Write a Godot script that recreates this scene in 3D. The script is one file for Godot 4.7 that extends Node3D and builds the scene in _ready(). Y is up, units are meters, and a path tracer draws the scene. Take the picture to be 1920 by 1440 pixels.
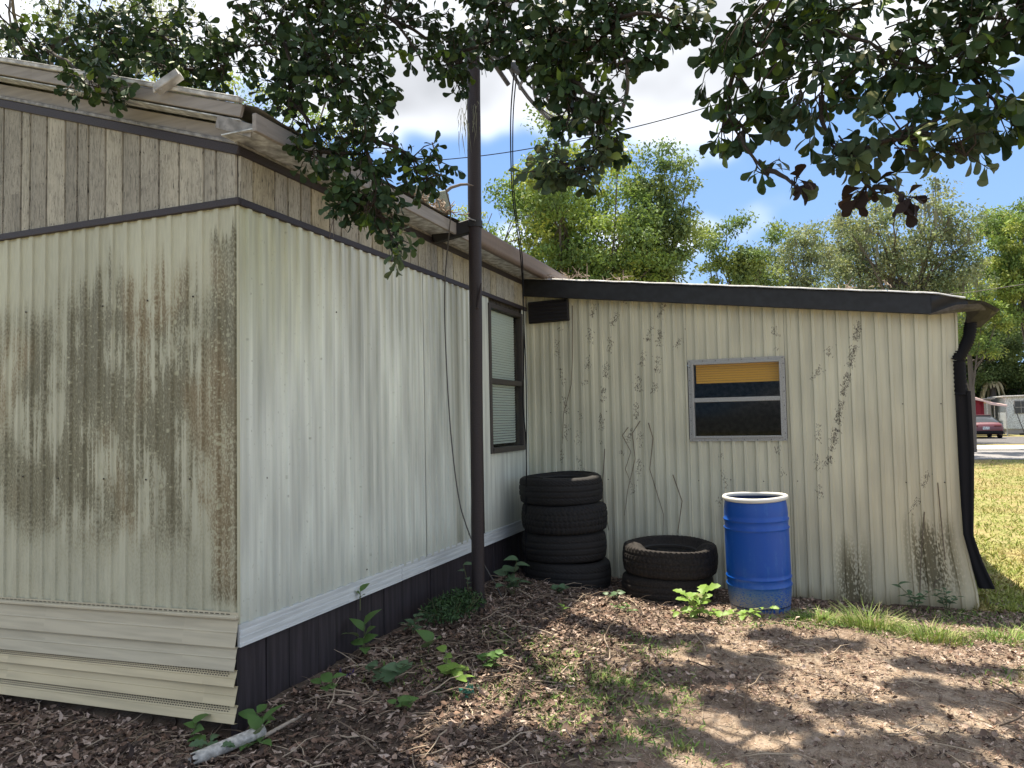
extends Node3D
# A weathered mobile home with a lean-to annex, a dish mast, tyres and a blue drum under oak boughs.
# World: wall of the home runs along -Z at x = XB, its gable end faces +Z at z = ZA, the annex wall faces +Z at z = ZC.
const XB := -2.67
const ZA := -3.05
const ZC := -7.32
var rng := RandomNumberGenerator.new()
var taken := {}
var M := {}
var sharp := false    # grids made while it is on have hard edges

# ---------------------------------------------------------------- helpers
func lin(r: float, g: float, b: float) -> Color:
	return Color(r, g, b).linear_to_srgb()

func mat(called: String, c: Color, rough := 0.8, metal := 0.0) -> StandardMaterial3D:
	var m := StandardMaterial3D.new()
	m.resource_name = called
	m.albedo_color = c
	m.roughness = rough
	m.metallic = metal
	M[called] = m
	return m

func begin() -> SurfaceTool:
	var st := SurfaceTool.new()
	st.begin(Mesh.PRIMITIVE_TRIANGLES)
	return st

func numbered(called: String) -> String:
	if not taken.has(called):
		taken[called] = 0
		return called
	taken[called] += 1
	return "%s_%03d" % [called, taken[called]]

func tag(o: Node3D, label: String, category: String, group := "") -> Node3D:
	o.set_meta("label", label)
	if category: o.set_meta("category", category)
	if group: o.set_meta("group", group)
	return o

func thing(called: String, at: Vector3, label: String, category: String, group := "") -> Node3D:
	var o := Node3D.new()
	o.name = numbered(called)
	add_child(o, true)
	o.position = at
	return tag(o, label, category, group)

func put(called: String, mesh: Mesh, m: Material, parent: Node3D) -> MeshInstance3D:
	var o := MeshInstance3D.new()
	o.mesh = mesh
	o.material_override = m
	if parent == self:
		o.name = numbered(called)
	else:
		var n := called
		var k := 0
		while parent.has_node(n):
			k += 1
			n = "%s_%03d" % [called, k]
		o.name = n
	parent.add_child(o, true)
	return o

func part(called: String, st: SurfaceTool, m: Material, parent: Node3D, tangents := false) -> MeshInstance3D:
	st.generate_normals()
	if tangents: st.generate_tangents()
	return put(called, st.commit(), m, parent)

func stuff(o: Node3D) -> Node3D:
	o.set_meta("kind", "stuff")
	return o

func structure(o: Node3D) -> Node3D:
	o.set_meta("kind", "structure")
	return o

func copies(called: String, mesh: Mesh, m: Material, where: Array, tints: Array, parent: Node3D) -> MultiMeshInstance3D:
	var mm := MultiMesh.new()
	mm.transform_format = MultiMesh.TRANSFORM_3D
	mm.use_colors = tints.size() > 0
	mm.mesh = mesh
	mm.instance_count = where.size()
	for i in where.size():
		mm.set_instance_transform(i, where[i])
	if tints.size() > 0:
		for i in where.size():
			mm.set_instance_color(i, tints[i])
	var o := MultiMeshInstance3D.new()
	o.multimesh = mm
	o.material_override = m
	o.name = numbered(called) if parent == self else called
	parent.add_child(o, true)
	stuff(o)
	return o

func tri(st: SurfaceTool, a: Vector3, b: Vector3, c: Vector3, out: Vector3) -> void:
	if (a - c).cross(a - b).dot(out) < 0.0:
		var t := b
		b = c
		c = t
	st.add_vertex(a); st.add_vertex(b); st.add_vertex(c)

func quad(st: SurfaceTool, a: Vector3, b: Vector3, c: Vector3, d: Vector3, out: Vector3) -> void:
	tri(st, a, b, c, out)
	tri(st, a, c, d, out)

# A box with chamfered edges; s is its full size, b its axes.
func box(st: SurfaceTool, c: Vector3, s: Vector3, bev := 0.0, b := Basis()) -> void:
	st.set_smooth_group(-1)
	var h := s * 0.5
	var e: float = minf(bev, minf(h.x, minf(h.y, h.z)) * 0.9)
	for ax in 3:
		var u := (ax + 1) % 3
		var v := (ax + 2) % 3
		for sg in [-1.0, 1.0]:
			var n := Vector3.ZERO
			n[ax] = sg
			var p := []
			for k in [[-1, -1], [1, -1], [1, 1], [-1, 1]]:
				var q := Vector3.ZERO
				q[ax] = sg * h[ax]
				q[u] = k[0] * (h[u] - e)
				q[v] = k[1] * (h[v] - e)
				p.append(c + b * q)
			quad(st, p[0], p[1], p[2], p[3], b * n)
			if e > 0.0:
				for sv in [-1.0, 1.0]:   # edge between face ax and face u
					var p0 := Vector3.ZERO
					p0[ax] = sg * h[ax]; p0[u] = sv * (h[u] - e); p0[v] = h[v] - e
					var p1 := p0
					p1[v] = -p0[v]
					var p2 := p1
					p2[ax] = sg * (h[ax] - e); p2[u] = sv * h[u]
					var p3 := p2
					p3[v] = p0[v]
					var o := n
					o[u] = sv
					quad(st, c + b * p0, c + b * p1, c + b * p2, c + b * p3, b * o)
	if e > 0.0:
		for x in [-1.0, 1.0]:
			for y in [-1.0, 1.0]:
				for z in [-1.0, 1.0]:
					var g := Vector3(x, y, z)
					var i := Vector3(x * (h.x - e), y * (h.y - e), z * (h.z - e))
					tri(st, c + b * (i + Vector3(x * e, 0, 0)), c + b * (i + Vector3(0, y * e, 0)), c + b * (i + Vector3(0, 0, z * e)), b * g)

func span(st: SurfaceTool, a: Vector3, c: Vector3, bev := 0.0) -> void:
	box(st, (a + c) * 0.5, (c - a).abs(), bev)

# A bar of rectangular section from p to q; up gives the direction of its height.
func bar(st: SurfaceTool, p: Vector3, q: Vector3, w: float, hgt: float, bev := 0.0, up := Vector3.UP) -> void:
	var z := (q - p).normalized()
	var x := up.cross(z).normalized()
	box(st, (p + q) * 0.5, Vector3(w, hgt, p.distance_to(q)), bev, Basis(x, z.cross(x), z))

func tube(st: SurfaceTool, pts: Array, radii: Array, sides := 8, cap := true) -> void:
	st.set_smooth_group(0)
	var n := pts.size()
	var rings := []
	var side := Vector3.RIGHT
	for i in n:
		var t: Vector3 = (pts[mini(i + 1, n - 1)] - pts[maxi(i - 1, 0)])
		t = t.normalized() if t.length() > 1e-6 else Vector3.UP
		if i == 0:
			side = t.cross(Vector3(0.31, 0.2, 0.93)).normalized()
		side = (side - t * side.dot(t))
		side = side.normalized() if side.length() > 1e-4 else t.cross(Vector3(0.9, 0.1, 0.3)).normalized()
		var up := t.cross(side)
		var ring := []
		var r: float = radii[mini(i, radii.size() - 1)]
		for k in sides:
			var a := TAU * k / sides
			ring.append(pts[i] + (side * cos(a) + up * sin(a)) * r)
		rings.append(ring)
	for i in n - 1:
		for k in sides:
			var k2 := (k + 1) % sides
			var a: Vector3 = rings[i][k]
			var b: Vector3 = rings[i][k2]
			var c: Vector3 = rings[i + 1][k2]
			var d: Vector3 = rings[i + 1][k]
			var o: Vector3 = (a + c) * 0.5 - (pts[i] + pts[i + 1]) * 0.5
			quad(st, a, b, c, d, o)
	if cap:
		st.set_smooth_group(-1)
		for e in [0, n - 1]:
			var o: Vector3 = (pts[0] - pts[1]) if e == 0 else (pts[n - 1] - pts[n - 2])
			for k in range(1, sides - 1):
				tri(st, rings[e][0], rings[e][k], rings[e][k + 1], o)

# A grid of points; pos takes (i, j), tex gives UVs.
func grid(st: SurfaceTool, nu: int, nv: int, pos: Callable, tex: Callable, out: Vector3, tint = null) -> void:
	st.set_smooth_group(-1 if sharp else 0)
	var p := []
	var t := []
	var c := []
	for j in nv + 1:
		for i in nu + 1:
			p.append(pos.call(i, j))
			t.append(tex.call(i, j))
			if tint != null: c.append(tint.call(i, j))
	var m := nu + 1
	var mid := (nv / 2) * m + nu / 2
	var flip: bool = (p[mid] - p[mid + m]).cross(p[mid] - p[mid + 1]).dot(out) < 0.0
	for j in nv:
		for i in nu:
			var a := j * m + i
			var order := [a, a + 1, a + m, a + 1, a + m + 1, a + m] if not flip else [a, a + m, a + 1, a + 1, a + m, a + m + 1]
			for k in order:
				st.set_uv(t[k])
				if c.size() > 0: st.set_color(c[k])
				st.add_vertex(p[k])

# A solid of revolution about y through at; warp(angle, k) shifts the radius and height of profile point k.
func lathe(st: SurfaceTool, prof: Array, segs: int, at := Vector3.ZERO, warp = null, b := Basis()) -> void:
	st.set_smooth_group(0)
	var n := prof.size()
	var p := []
	for s in segs:
		var a := TAU * s / segs
		for k in n:
			var q: Vector2 = prof[k]
			if warp != null: q += warp.call(a, k)
			p.append(at + b * Vector3(cos(a) * q.x, q.y, sin(a) * q.x))
	for s in segs:
		var s2 := (s + 1) % segs
		for k in n - 1:
			var a: Vector3 = p[s * n + k]
			var bb: Vector3 = p[s2 * n + k]
			var c: Vector3 = p[s2 * n + k + 1]
			var d: Vector3 = p[s * n + k + 1]
			st.set_uv(Vector2(float(s) / segs, float(k) / n)); st.add_vertex(a)
			st.set_uv(Vector2(float(s) / segs, float(k + 1) / n)); st.add_vertex(d)
			st.set_uv(Vector2(float(s + 1) / segs, float(k + 1) / n)); st.add_vertex(c)
			st.set_uv(Vector2(float(s) / segs, float(k) / n)); st.add_vertex(a)
			st.set_uv(Vector2(float(s + 1) / segs, float(k + 1) / n)); st.add_vertex(c)
			st.set_uv(Vector2(float(s + 1) / segs, float(k) / n)); st.add_vertex(bb)

func noise(sd: int, freq: float, oct := 4) -> FastNoiseLite:
	var n := FastNoiseLite.new()
	n.seed = sd
	n.noise_type = FastNoiseLite.TYPE_SIMPLEX_SMOOTH
	n.frequency = freq
	n.fractal_octaves = oct
	return n

# Noise in bytes, stretched: sampled on a smaller grid and enlarged.
func nbytes(sd: int, freq: float, w: int, h: int, sx := 1, sy := 1, oct := 4) -> PackedByteArray:
	var im := noise(sd, freq, oct).get_image(w / sx, h / sy)
	im.convert(Image.FORMAT_L8)
	if sx > 1 or sy > 1: im.resize(w, h, Image.INTERPOLATE_CUBIC)
	return im.get_data()

func sstep(a: float, b: float, x: float) -> float:
	var t := clampf((x - a) / (b - a), 0.0, 1.0)
	return t * t * (3.0 - 2.0 * t)

func picture(w: int, h: int, data: PackedByteArray) -> ImageTexture:
	var im := Image.create_from_data(w, h, false, Image.FORMAT_RGB8, data)
	im.generate_mipmaps()
	return ImageTexture.create_from_image(im)

func ground_height(x: float, z: float) -> float:
	var g := 0.13 * sstep(-1.2, -2.5, x) * sstep(-3.0, -3.35, z) * sstep(-7.3, -6.2, z)
	g -= 0.10 * sstep(-5.9, -7.1, z) * sstep(-1.8, 0.3, x) * sstep(-16.0, -9.0, z)
	g += 0.018 * sin(x * 2.1 + z * 0.7) * sin(z * 1.7 - x * 0.6) * sstep(30.0, 6.0, absf(x) + absf(z))
	return g

func rnd(a: float, b: float) -> float:
	return rng.randf_range(a, b)

func rdir() -> Vector3:
	var y := rnd(-1, 1)
	var a := rnd(0, TAU)
	var r := sqrt(1 - y * y)
	return Vector3(r * cos(a), y, r * sin(a))

# ---------------------------------------------------------------- textures
# Dirty siding of the gable end: 2 m wide, 2.2 m tall (v = 0 at the top).
func siding_gable_texture() -> ImageTexture:
	var w := 768
	var h := 1024
	var streak := nbytes(3, 0.06, w, h, 1, 32, 4)
	var fine := nbytes(4, 0.12, w, h, 1, 8, 3)
	var blotch := nbytes(5, 0.008, w, h, 1, 2, 4)
	var speck := nbytes(6, 0.27, w, h, 1, 3, 3)
	var tone := nbytes(7, 0.006, w, h, 2, 4, 3)
	var out := PackedByteArray()
	out.resize(w * h * 3)
	var k := 0
	for y in h:
		var v := float(y) / h
		var env := sstep(0.07, 0.24, v) * (1.0 - 0.75 * sstep(0.70, 0.86, v))
		for x in w:
			var u := float(x) / w
			var s := streak[k] / 255.0
			var f := fine[k] / 255.0
			var b := blotch[k] / 255.0
			var p := speck[k] / 255.0
			var top := sstep(0.06, 0.20, v - 0.14 * (1.0 - s) - 0.05 * sin(u * 9.0))
			var edge := sstep(0.90, 0.925, u) * sstep(0.07, 0.10, v + 0.1 * (s - 0.5)) * (1.0 - 0.9 * sstep(0.91, 0.95, v))
			var upper := sstep(0.36, 0.48, u + 0.06 * (b - 0.5)) * sstep(0.93, 0.82, u) * sstep(0.10, 0.24, v + 0.16 * (s - 0.5)) * sstep(0.66, 0.40, v)
			var lower := sstep(0.10, 0.28, u) * sstep(0.96, 0.80, u) * sstep(0.26, 0.46, v + 0.2 * (s - 0.5)) * sstep(0.88, 0.66, v + 0.12 * (s - 0.5))
			var reg := maxf(upper, lower * 0.86) + 0.25 * env * top
			var dirt := clampf(reg * (0.52 + 1.5 * (s - 0.5) + 1.1 * (b - 0.5) + 1.2 * (f - 0.5)), 0.0, 1.0)
			dirt = maxf(dirt, edge * (0.60 + 0.4 * sstep(0.35, 0.6, s + 0.3 * (f - 0.5))))
			dirt *= 0.42 + 0.75 * sstep(0.62, 0.42, p)
			dirt += 0.4 * env * top * sstep(0.40, 0.27, p + 0.12 * (0.5 - b)) * sstep(0.30, 0.55, s * 0.5 + b * 0.6)
			dirt = clampf(dirt * 0.80 + 0.30 * env * top * sstep(0.3, 0.7, b * 0.7 + s * 0.4), 0.0, 0.84)
			var warm := sstep(0.45, 0.75, tone[k] / 255.0)
			var base := 0.93 + 0.10 * (tone[k] / 255.0 - 0.5) + 0.07 * (f - 0.5)
			var r := base * 199.0
			var g := base * 199.0
			var bl := base * 174.0
			var g2 := (f - 0.5) * 30.0
			r = lerpf(r, 98.0 + 17.0 * warm + g2, dirt)
			g = lerpf(g, 94.0 + 6.0 * warm + g2, dirt)
			bl = lerpf(bl, 71.0 + g2, dirt)
			out[k * 3] = clampi(int(r), 0, 255)
			out[k * 3 + 1] = clampi(int(g), 0, 255)
			out[k * 3 + 2] = clampi(int(bl), 0, 255)
			k += 1
	# pale round lichen spots, thickest where the dirt is
	for i in 1500:
		var u := rng.randf()
		if i < 420: u = rnd(0.90, 0.99)
		var v := rnd(0.2, 0.9)
		if i >= 420 and absf(u - 0.62) > 0.22 and rng.randf() < 0.7: continue
		var cx := int(u * w)
		var cy := int(v * h)
		var rad := rnd(0.8, 3.0) if rng.randf() < 0.93 else rnd(3.0, 6.0)
		for dy in range(-6, 7):
			for dx in range(-6, 7):
				var d := sqrt(dx * dx + dy * dy)
				var xx := cx + dx
				var yy := cy + dy
				if d < rad and xx >= 0 and xx < w and yy >= 0 and yy < h:
					var q := (yy * w + xx) * 3
					var m := 0.9 * (1.0 - d / rad * 0.4)
					out[q] = int(lerpf(out[q], 178.0, m))
					out[q + 1] = int(lerpf(out[q + 1], 178.0, m))
					out[q + 2] = int(lerpf(out[q + 2], 150.0, m))
	return picture(w, h, out)

# Chalky pale siding of the long wall: 4.4 m by 2.2 m.
func siding_side_texture() -> ImageTexture:
	var w := 1024
	var h := 512
	var streak := nbytes(13, 0.05, w, h, 1, 16, 4)
	var tone := nbytes(15, 0.006, w, h, 1, 4, 3)
	var speck := nbytes(16, 0.22, w, h, 1, 2, 2)
	var out := PackedByteArray()
	out.resize(w * h * 3)
	var k := 0
	for y in h:
		var v := float(y) / h
		for x in w:
			var u := float(x) / w
			var s := streak[k] / 255.0
			var t := tone[k] / 255.0
			var p := speck[k] / 255.0
			var green := sstep(0.25, 0.0, u) * sstep(0.55, 0.05, v) * 0.8
			var base := 0.95 + 0.12 * (t - 0.5) + 0.22 * (s - 0.5)
			var run := sstep(0.035, 0.0, absf(u - 0.585 - 0.01 * (t - 0.5))) * 0.42 * (0.5 + s)
			var dots := sstep(0.80, 0.92, p) * sstep(0.42, 0.60, s) * 0.5 * sstep(0.6, 0.1, u)
			var foot := sstep(0.84, 1.0, v) * 0.24 * (0.3 + s)
			var d := clampf(run + dots + foot, 0.0, 0.8)
			var r := lerpf(base * lerpf(222.0, 210.0, green), 112.0, d)
			var g := lerpf(base * lerpf(228.0, 215.0, green), 112.0, d)
			var b := lerpf(base * lerpf(217.0, 182.0, green), 96.0, d)
			out[k * 3] = clampi(int(r), 0, 255)
			out[k * 3 + 1] = clampi(int(g), 0, 255)
			out[k * 3 + 2] = clampi(int(b), 0, 255)
			k += 1
	return picture(w, h, out)

# Cream siding of the annex, 4.1 m by 3.2 m, with the scars that climbing vines left and mould at its foot.
func siding_annex_texture() -> ImageTexture:
	var w := 1024
	var h := 800
	var streak := nbytes(23, 0.05, w, h, 1, 20, 4)
	var tone := nbytes(25, 0.007, w, h, 1, 2, 3)
	var speck := nbytes(26, 0.2, w, h, 1, 2, 3)
	var out := PackedByteArray()
	out.resize(w * h * 3)
	var k := 0
	for y in h:
		var v := float(y) / h
		for x in w:
			var u := float(x) / w
			var s := streak[k] / 255.0
			var t := tone[k] / 255.0
			var p := speck[k] / 255.0
			var base := 0.95 + 0.10 * (t - 0.5) + 0.09 * (s - 0.5)
			var warm := sstep(0.35, 1.0, u) * sstep(0.3, 0.8, v)
			var foot := sstep(0.93, 0.985, v + 0.04 * (s - 0.5)) * 0.45
			var patch1 := sstep(0.060, 0.0, absf(u - 0.885) - 0.02 * (s - 0.5)) * sstep(0.72, 0.82, v + 0.10 * (s - 0.5)) * sstep(0.955, 0.88, v)
			var patch2 := sstep(0.05, 0.0, absf(u - 0.735)) * sstep(0.76, 0.93, v + 0.08 * (s - 0.5))
			var mould := clampf(patch1 * 1.3 + patch2, 0.0, 1.0) * sstep(0.40, 0.62, p * 0.65 + s * 0.45)
			var d := clampf(foot + mould, 0.0, 0.85)
			var r := lerpf(base * lerpf(210.0, 214.0, warm), 92.0, d)
			var g := lerpf(base * lerpf(208.0, 203.0, warm), 84.0, d)
			var b := lerpf(base * lerpf(184.0, 170.0, warm), 58.0, d)
			out[k * 3] = clampi(int(r), 0, 255)
			out[k * 3 + 1] = clampi(int(g), 0, 255)
			out[k * 3 + 2] = clampi(int(b), 0, 255)
			k += 1
	# [density, x, y, x, y, ...] in metres on the wall
	var scars := [
		[0.7, -1.87, 2.83, -1.98, 2.55, -2.0, 2.2, -2.05, 1.9], [1.0, -1.62, 2.75, -1.75, 2.5, -1.8, 2.2, -1.88, 1.7, -1.9, 1.3],
		[1.0, -1.20, 2.7, -1.38, 2.4, -1.5, 2.0, -1.55, 1.5, -1.7, 1.2], [1.3, -1.28, 2.5, -1.3, 2.2, -1.36, 1.8], [0.6, -2.3, 2.5, -2.35, 2.2, -2.28, 1.95, -2.25, 1.5, -2.33, 1.1],
		[0.5, -1.05, 2.4, -1.15, 2.2], [0.9, -0.24, 2.36, -0.22, 2.15], [0.5, -0.26, 1.28, -0.2, 1.0],
		[2.0, 0.47, 2.36, 0.42, 2.1, 0.36, 1.88, 0.30, 1.62, 0.24, 1.35, 0.17, 1.1], [0.9, 0.24, 2.15, 0.16, 2.0, 0.06, 1.85], [0.6, 0.12, 1.5, 0.08, 1.2, 0.1, 0.8],
		[0.8, 0.98, 1.05, 0.9, 0.85, 0.8, 0.65], [0.6, -1.5, 1.5, -1.52, 1.1, -1.6, 0.8], [0.5, -0.75, 1.2, -0.72, 0.9, -0.8, 0.7], [0.4, -2.1, 1.6, -2.15, 1.2, -2.05, 0.9]]
	for s in scars:
		var n: int = (s.size() - 1) / 2
		for seg in n - 1:
			var a := Vector2(s[1 + seg * 2], s[2 + seg * 2])
			var b := Vector2(s[3 + seg * 2], s[4 + seg * 2])
			var count := int(a.distance_to(b) * 380.0 * s[0])
			for i in count:
				var q := a.lerp(b, rng.randf()) + Vector2(rng.randfn(0, 0.016), rng.randfn(0, 0.01))
				if sin(q.y * 23.0 + q.x * 11.0) < (-0.35 if s[0] < 1.6 else -0.85): continue
				var cx := int((q.x - XB) / 4.1 * w)
				var cy := int((3.0 - q.y) / 3.2 * h)
				var dark := rnd(0.45, 0.95)
				var lean := rnd(-0.8, 0.8)
				for t in range(0, 1 + rng.randi() % 4):
					var xx := cx + int(round(t * lean))
					var yy := cy + t
					if xx > 0 and xx < w and yy > 0 and yy < h:
						var o := (yy * w + xx) * 3
						out[o] = int(lerpf(out[o], 58.0, dark))
						out[o + 1] = int(lerpf(out[o + 1], 52.0, dark))
						out[o + 2] = int(lerpf(out[o + 2], 42.0, dark))
	return picture(w, h, out)

# Weathered grain of the printed boards; runs along v.
func grain_texture() -> ImageTexture:
	var w := 512
	var h := 512
	var a := nbytes(31, 0.02, w, h, 1, 16, 4)
	var c := nbytes(32, 0.01, w, h, 2, 8, 3)
	var f := nbytes(33, 0.16, w, h, 1, 16, 2)
	var wear := nbytes(34, 0.05, w, h, 1, 2, 4)
	var out := PackedByteArray()
	out.resize(w * h * 3)
	for k in w * h:
		var x := k % w
		var ring := absf(sin((x * 0.16) + a[k] * 0.09 + c[k] * 0.05))
		var line := sstep(0.22, 0.02, ring)
		var v := 0.95 - 0.45 * line - 0.18 * (f[k] / 255.0 - 0.3) - 0.10 * sstep(0.5, 0.8, wear[k] / 255.0) + 0.14 * (c[k] / 255.0 - 0.5)
		out[k * 3] = clampi(int(v * 190.0), 0, 255)
		out[k * 3 + 1] = clampi(int(v * 187.0), 0, 255)
		out[k * 3 + 2] = clampi(int(v * 174.0), 0, 255)
	return picture(w, h, out)

func grey_texture(sd: int, lo: float, hi: float, freq: float, sx := 1, sy := 1, size := 512, oct := 5) -> ImageTexture:
	var a := nbytes(sd, freq, size, size, sx, sy, oct)
	var out := PackedByteArray()
	out.resize(size * size * 3)
	for k in size * size:
		var v := clampi(int(lerpf(lo, hi, a[k] / 255.0) * 255.0), 0, 255)
		out[k * 3] = v
		out[k * 3 + 1] = v
		out[k * 3 + 2] = v
	return picture(size, size, out)

func ground_texture() -> ImageTexture:
	var w := 1024
	var a := nbytes(41, 0.02, w, w, 1, 1, 5)
	var b := nbytes(42, 0.15, w, w, 1, 1, 3)
	var c := nbytes(43, 0.4, w, w, 1, 1, 1)
	var d := nbytes(44, 0.12, w, w, 1, 6, 2)
	var out := PackedByteArray()
	out.resize(w * w * 3)
	for k in w * w:
		var v := 0.90 + 0.36 * (a[k] / 255.0 - 0.5) + 0.40 * (b[k] / 255.0 - 0.5) + 0.34 * (c[k] / 255.0 - 0.5)
		v += 0.22 * sstep(0.68, 0.78, d[k] / 255.0) - 0.25 * sstep(0.72, 0.9, b[k] / 255.0)
		var t := a[k] / 255.0
		out[k * 3] = clampi(int(v * 255.0), 0, 255)
		out[k * 3 + 1] = clampi(int(v * lerpf(240.0, 255.0, t)), 0, 255)
		out[k * 3 + 2] = clampi(int(v * lerpf(222.0, 255.0, t)), 0, 255)
	return picture(w, w, out)

func sky_texture() -> ImageTexture:
	var w := 1024
	var h := 512
	var im := Image.create_empty(w, h, false, Image.FORMAT_RGBF)
	var n1 := noise(77, 1.15, 6)
	var n2 := noise(78, 0.5, 3)
	for j in h:
		var th := PI * (j + 0.5) / h
		var y := cos(th)
		var r := sin(th)
		if y < -0.03:
			for i in w: im.set_pixel(i, j, Color(0.34, 0.33, 0.30))
			continue
		var up := maxf(y, 0.0)
		for i in w:
			var az := TAU * (i + 0.5) / w
			var d := Vector3(sin(az) * r, y, -cos(az) * r)
			var q := Vector3(d.x, 0.0, d.z) / (up + 0.30)
			var n := n1.get_noise_3d(q.x, 3.1, q.z) + 0.55 * n2.get_noise_3d(q.x, 9.0, q.z)
			var blue := Color(0.27, 0.41, 0.60).lerp(Color(0.075, 0.17, 0.41), pow(clampf(up * 1.25, 0.0, 1.0), 0.55))
			# more cloud high up and to the west, as the photograph's part of the sky goes on
			var bias := 0.05 + 0.36 * sstep(0.24, 0.42, up) - 0.10 * sstep(0.10, 0.22, up) * sstep(0.45, 0.30, up)
			bias -= 0.46 * sstep(0.75, 0.05, absf(wrapf(az - 0.10, -PI, PI))) * sstep(0.55, 0.36, up)
			bias += 0.12 * sstep(0.16, 0.02, up)
			var cover := sstep(-0.10, 0.26, n + bias - 0.10)
			var thick := sstep(0.1, 0.75, n + bias)
			var lit := lerpf(0.62, 0.47, thick) + 0.16 * sstep(0.14, 0.0, absf(n + bias - 0.16)) + 0.30 * n1.get_noise_3d(q.x * 2.1, 31.0, q.z * 2.1) + 0.12 * n2.get_noise_3d(q.x * 3.0, 20.0, q.z * 3.0)
			var cloud := Color(lit * 0.98, lit * 1.0, lit * 1.04)
			im.set_pixel(i, j, blue.lerp(cloud, cover * 0.96))
	return ImageTexture.create_from_image(im)

# ---------------------------------------------------------------- mobile home and annex
func rib(t: float) -> float:
	var f := fposmod(t, 1.0)
	return sstep(0.52, 0.58, f) * (1.0 - sstep(0.84, 0.90, f)) - 0.16 * sstep(0.22, 0.25, f) * (1.0 - sstep(0.27, 0.30, f))

# Ribbed sheet metal from a (bottom left, seen from outside) along u for length wid; low and high give its heights; p is the rib pitch.
func ribbed(st: SurfaceTool, a: Vector3, u: Vector3, out: Vector3, s0: float, s1: float, low: Callable, high: Callable, p: float, deep: float, uvo: Vector2, uvs: Vector2, bend = null) -> void:
	var at := [0.0, 0.2, 0.225, 0.26, 0.28, 0.505, 0.52, 0.535, 0.565, 0.58, 0.595, 0.72, 0.825, 0.84, 0.855, 0.885, 0.90, 0.915]
	var cols := [s0]
	var k0 := int(floor(s0 / p))
	for k in range(k0, int(ceil(s1 / p)) + 1):
		for t in at:
			var s: float = (k + t) * p
			if s > s0 + 0.002 and s < s1 - 0.002: cols.append(s)
	cols.append(s1)
	var wob := noise(91, 0.9, 2)
	var rows := 14
	var pos := func(i, j):
		var s: float = cols[i]
		var lo: float = low.call(s)
		var y: float = lerpf(lo, high.call(s), float(j) / rows)
		var q: Vector3 = a + u * s + out * (deep * rib(s / p) + 0.0035 * wob.get_noise_2d(s * 1.3, y * 0.8))
		q.y = y
		if bend != null: q += bend.call(s, y)
		return q
	var tex := func(i, j):
		var s: float = cols[i]
		var y: float = lerpf(low.call(s), high.call(s), float(j) / rows)
		return Vector2((s - uvo.x) * uvs.x, (uvo.y - y) * uvs.y)
	grid(st, cols.size() - 1, rows, pos, tex, out)

func screws(parent: Node3D, places: Array, out: Vector3) -> void:
	var st := begin()
	for p in places:
		var b := Basis(out.cross(Vector3.UP), out, Vector3.UP)
		lathe(st, [Vector2(0.0055, 0.0), Vector2(0.0055, 0.002), Vector2(0.003, 0.0045), Vector2(0.0, 0.005)], 6, p, null, b)
	stuff(part("screws", st, M.screw, parent))

func window_side(home: Node3D) -> void:
	# double-hung window of the long wall, bronze frame
	var z0 := -6.30
	var z1 := -7.17
	var y0 := 1.25
	var y1 := 2.63
	var st := begin()
	span(st, Vector3(XB - 0.05, y0, z0), Vector3(XB + 0.022, y1, z0 - 0.035), 0.003)
	span(st, Vector3(XB - 0.05, y0, z1), Vector3(XB + 0.022, y1, z1 + 0.035), 0.003)
	span(st, Vector3(XB - 0.05, y1 - 0.04, z0 - 0.035), Vector3(XB + 0.02, y1, z1 + 0.035), 0.003)
	span(st, Vector3(XB - 0.05, y0, z0 - 0.035), Vector3(XB + 0.03, y0 + 0.05, z1 + 0.035), 0.003)
	var win := part("window", st, M.bronze, home)
	win.set_meta("label", "tall bronze sash window with white blinds behind its glass")
	st = begin()
	var ym := 1.92
	span(st, Vector3(XB - 0.03, ym - 0.03, z0 - 0.04), Vector3(XB + 0.012, ym + 0.02, z1 + 0.04), 0.003)
	part("meeting_rail", st, M.bronze, win)
	for k in 2:
		st = begin()
		var lo := ym + 0.02 if k == 0 else y0 + 0.05
		var hi := y1 - 0.04 if k == 0 else ym - 0.03
		var x := XB - 0.012 if k == 0 else XB - 0.004
		span(st, Vector3(x - 0.002, lo, z0 - 0.036), Vector3(x + 0.002, hi, z1 + 0.036))
		part("pane", st, M.glass, win)
	st = begin()
	var y := y0 + 0.09
	while y < y1 - 0.05:
		box(st, Vector3(XB - 0.042, y, (z0 + z1) * 0.5 + 0.035), Vector3(0.022, 0.0016, 0.72), 0.0, Basis(Vector3.BACK, 1.12))
		y += 0.0245
	stuff(part("blind_slats", st, M.blind, win))
	st = begin()
	span(st, Vector3(XB - 0.085, y1 - 0.075, z0 - 0.07), Vector3(XB - 0.05, y1 - 0.04, z1 + 0.09), 0.003)
	part("blind_headrail", st, M.blind, win)

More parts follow.
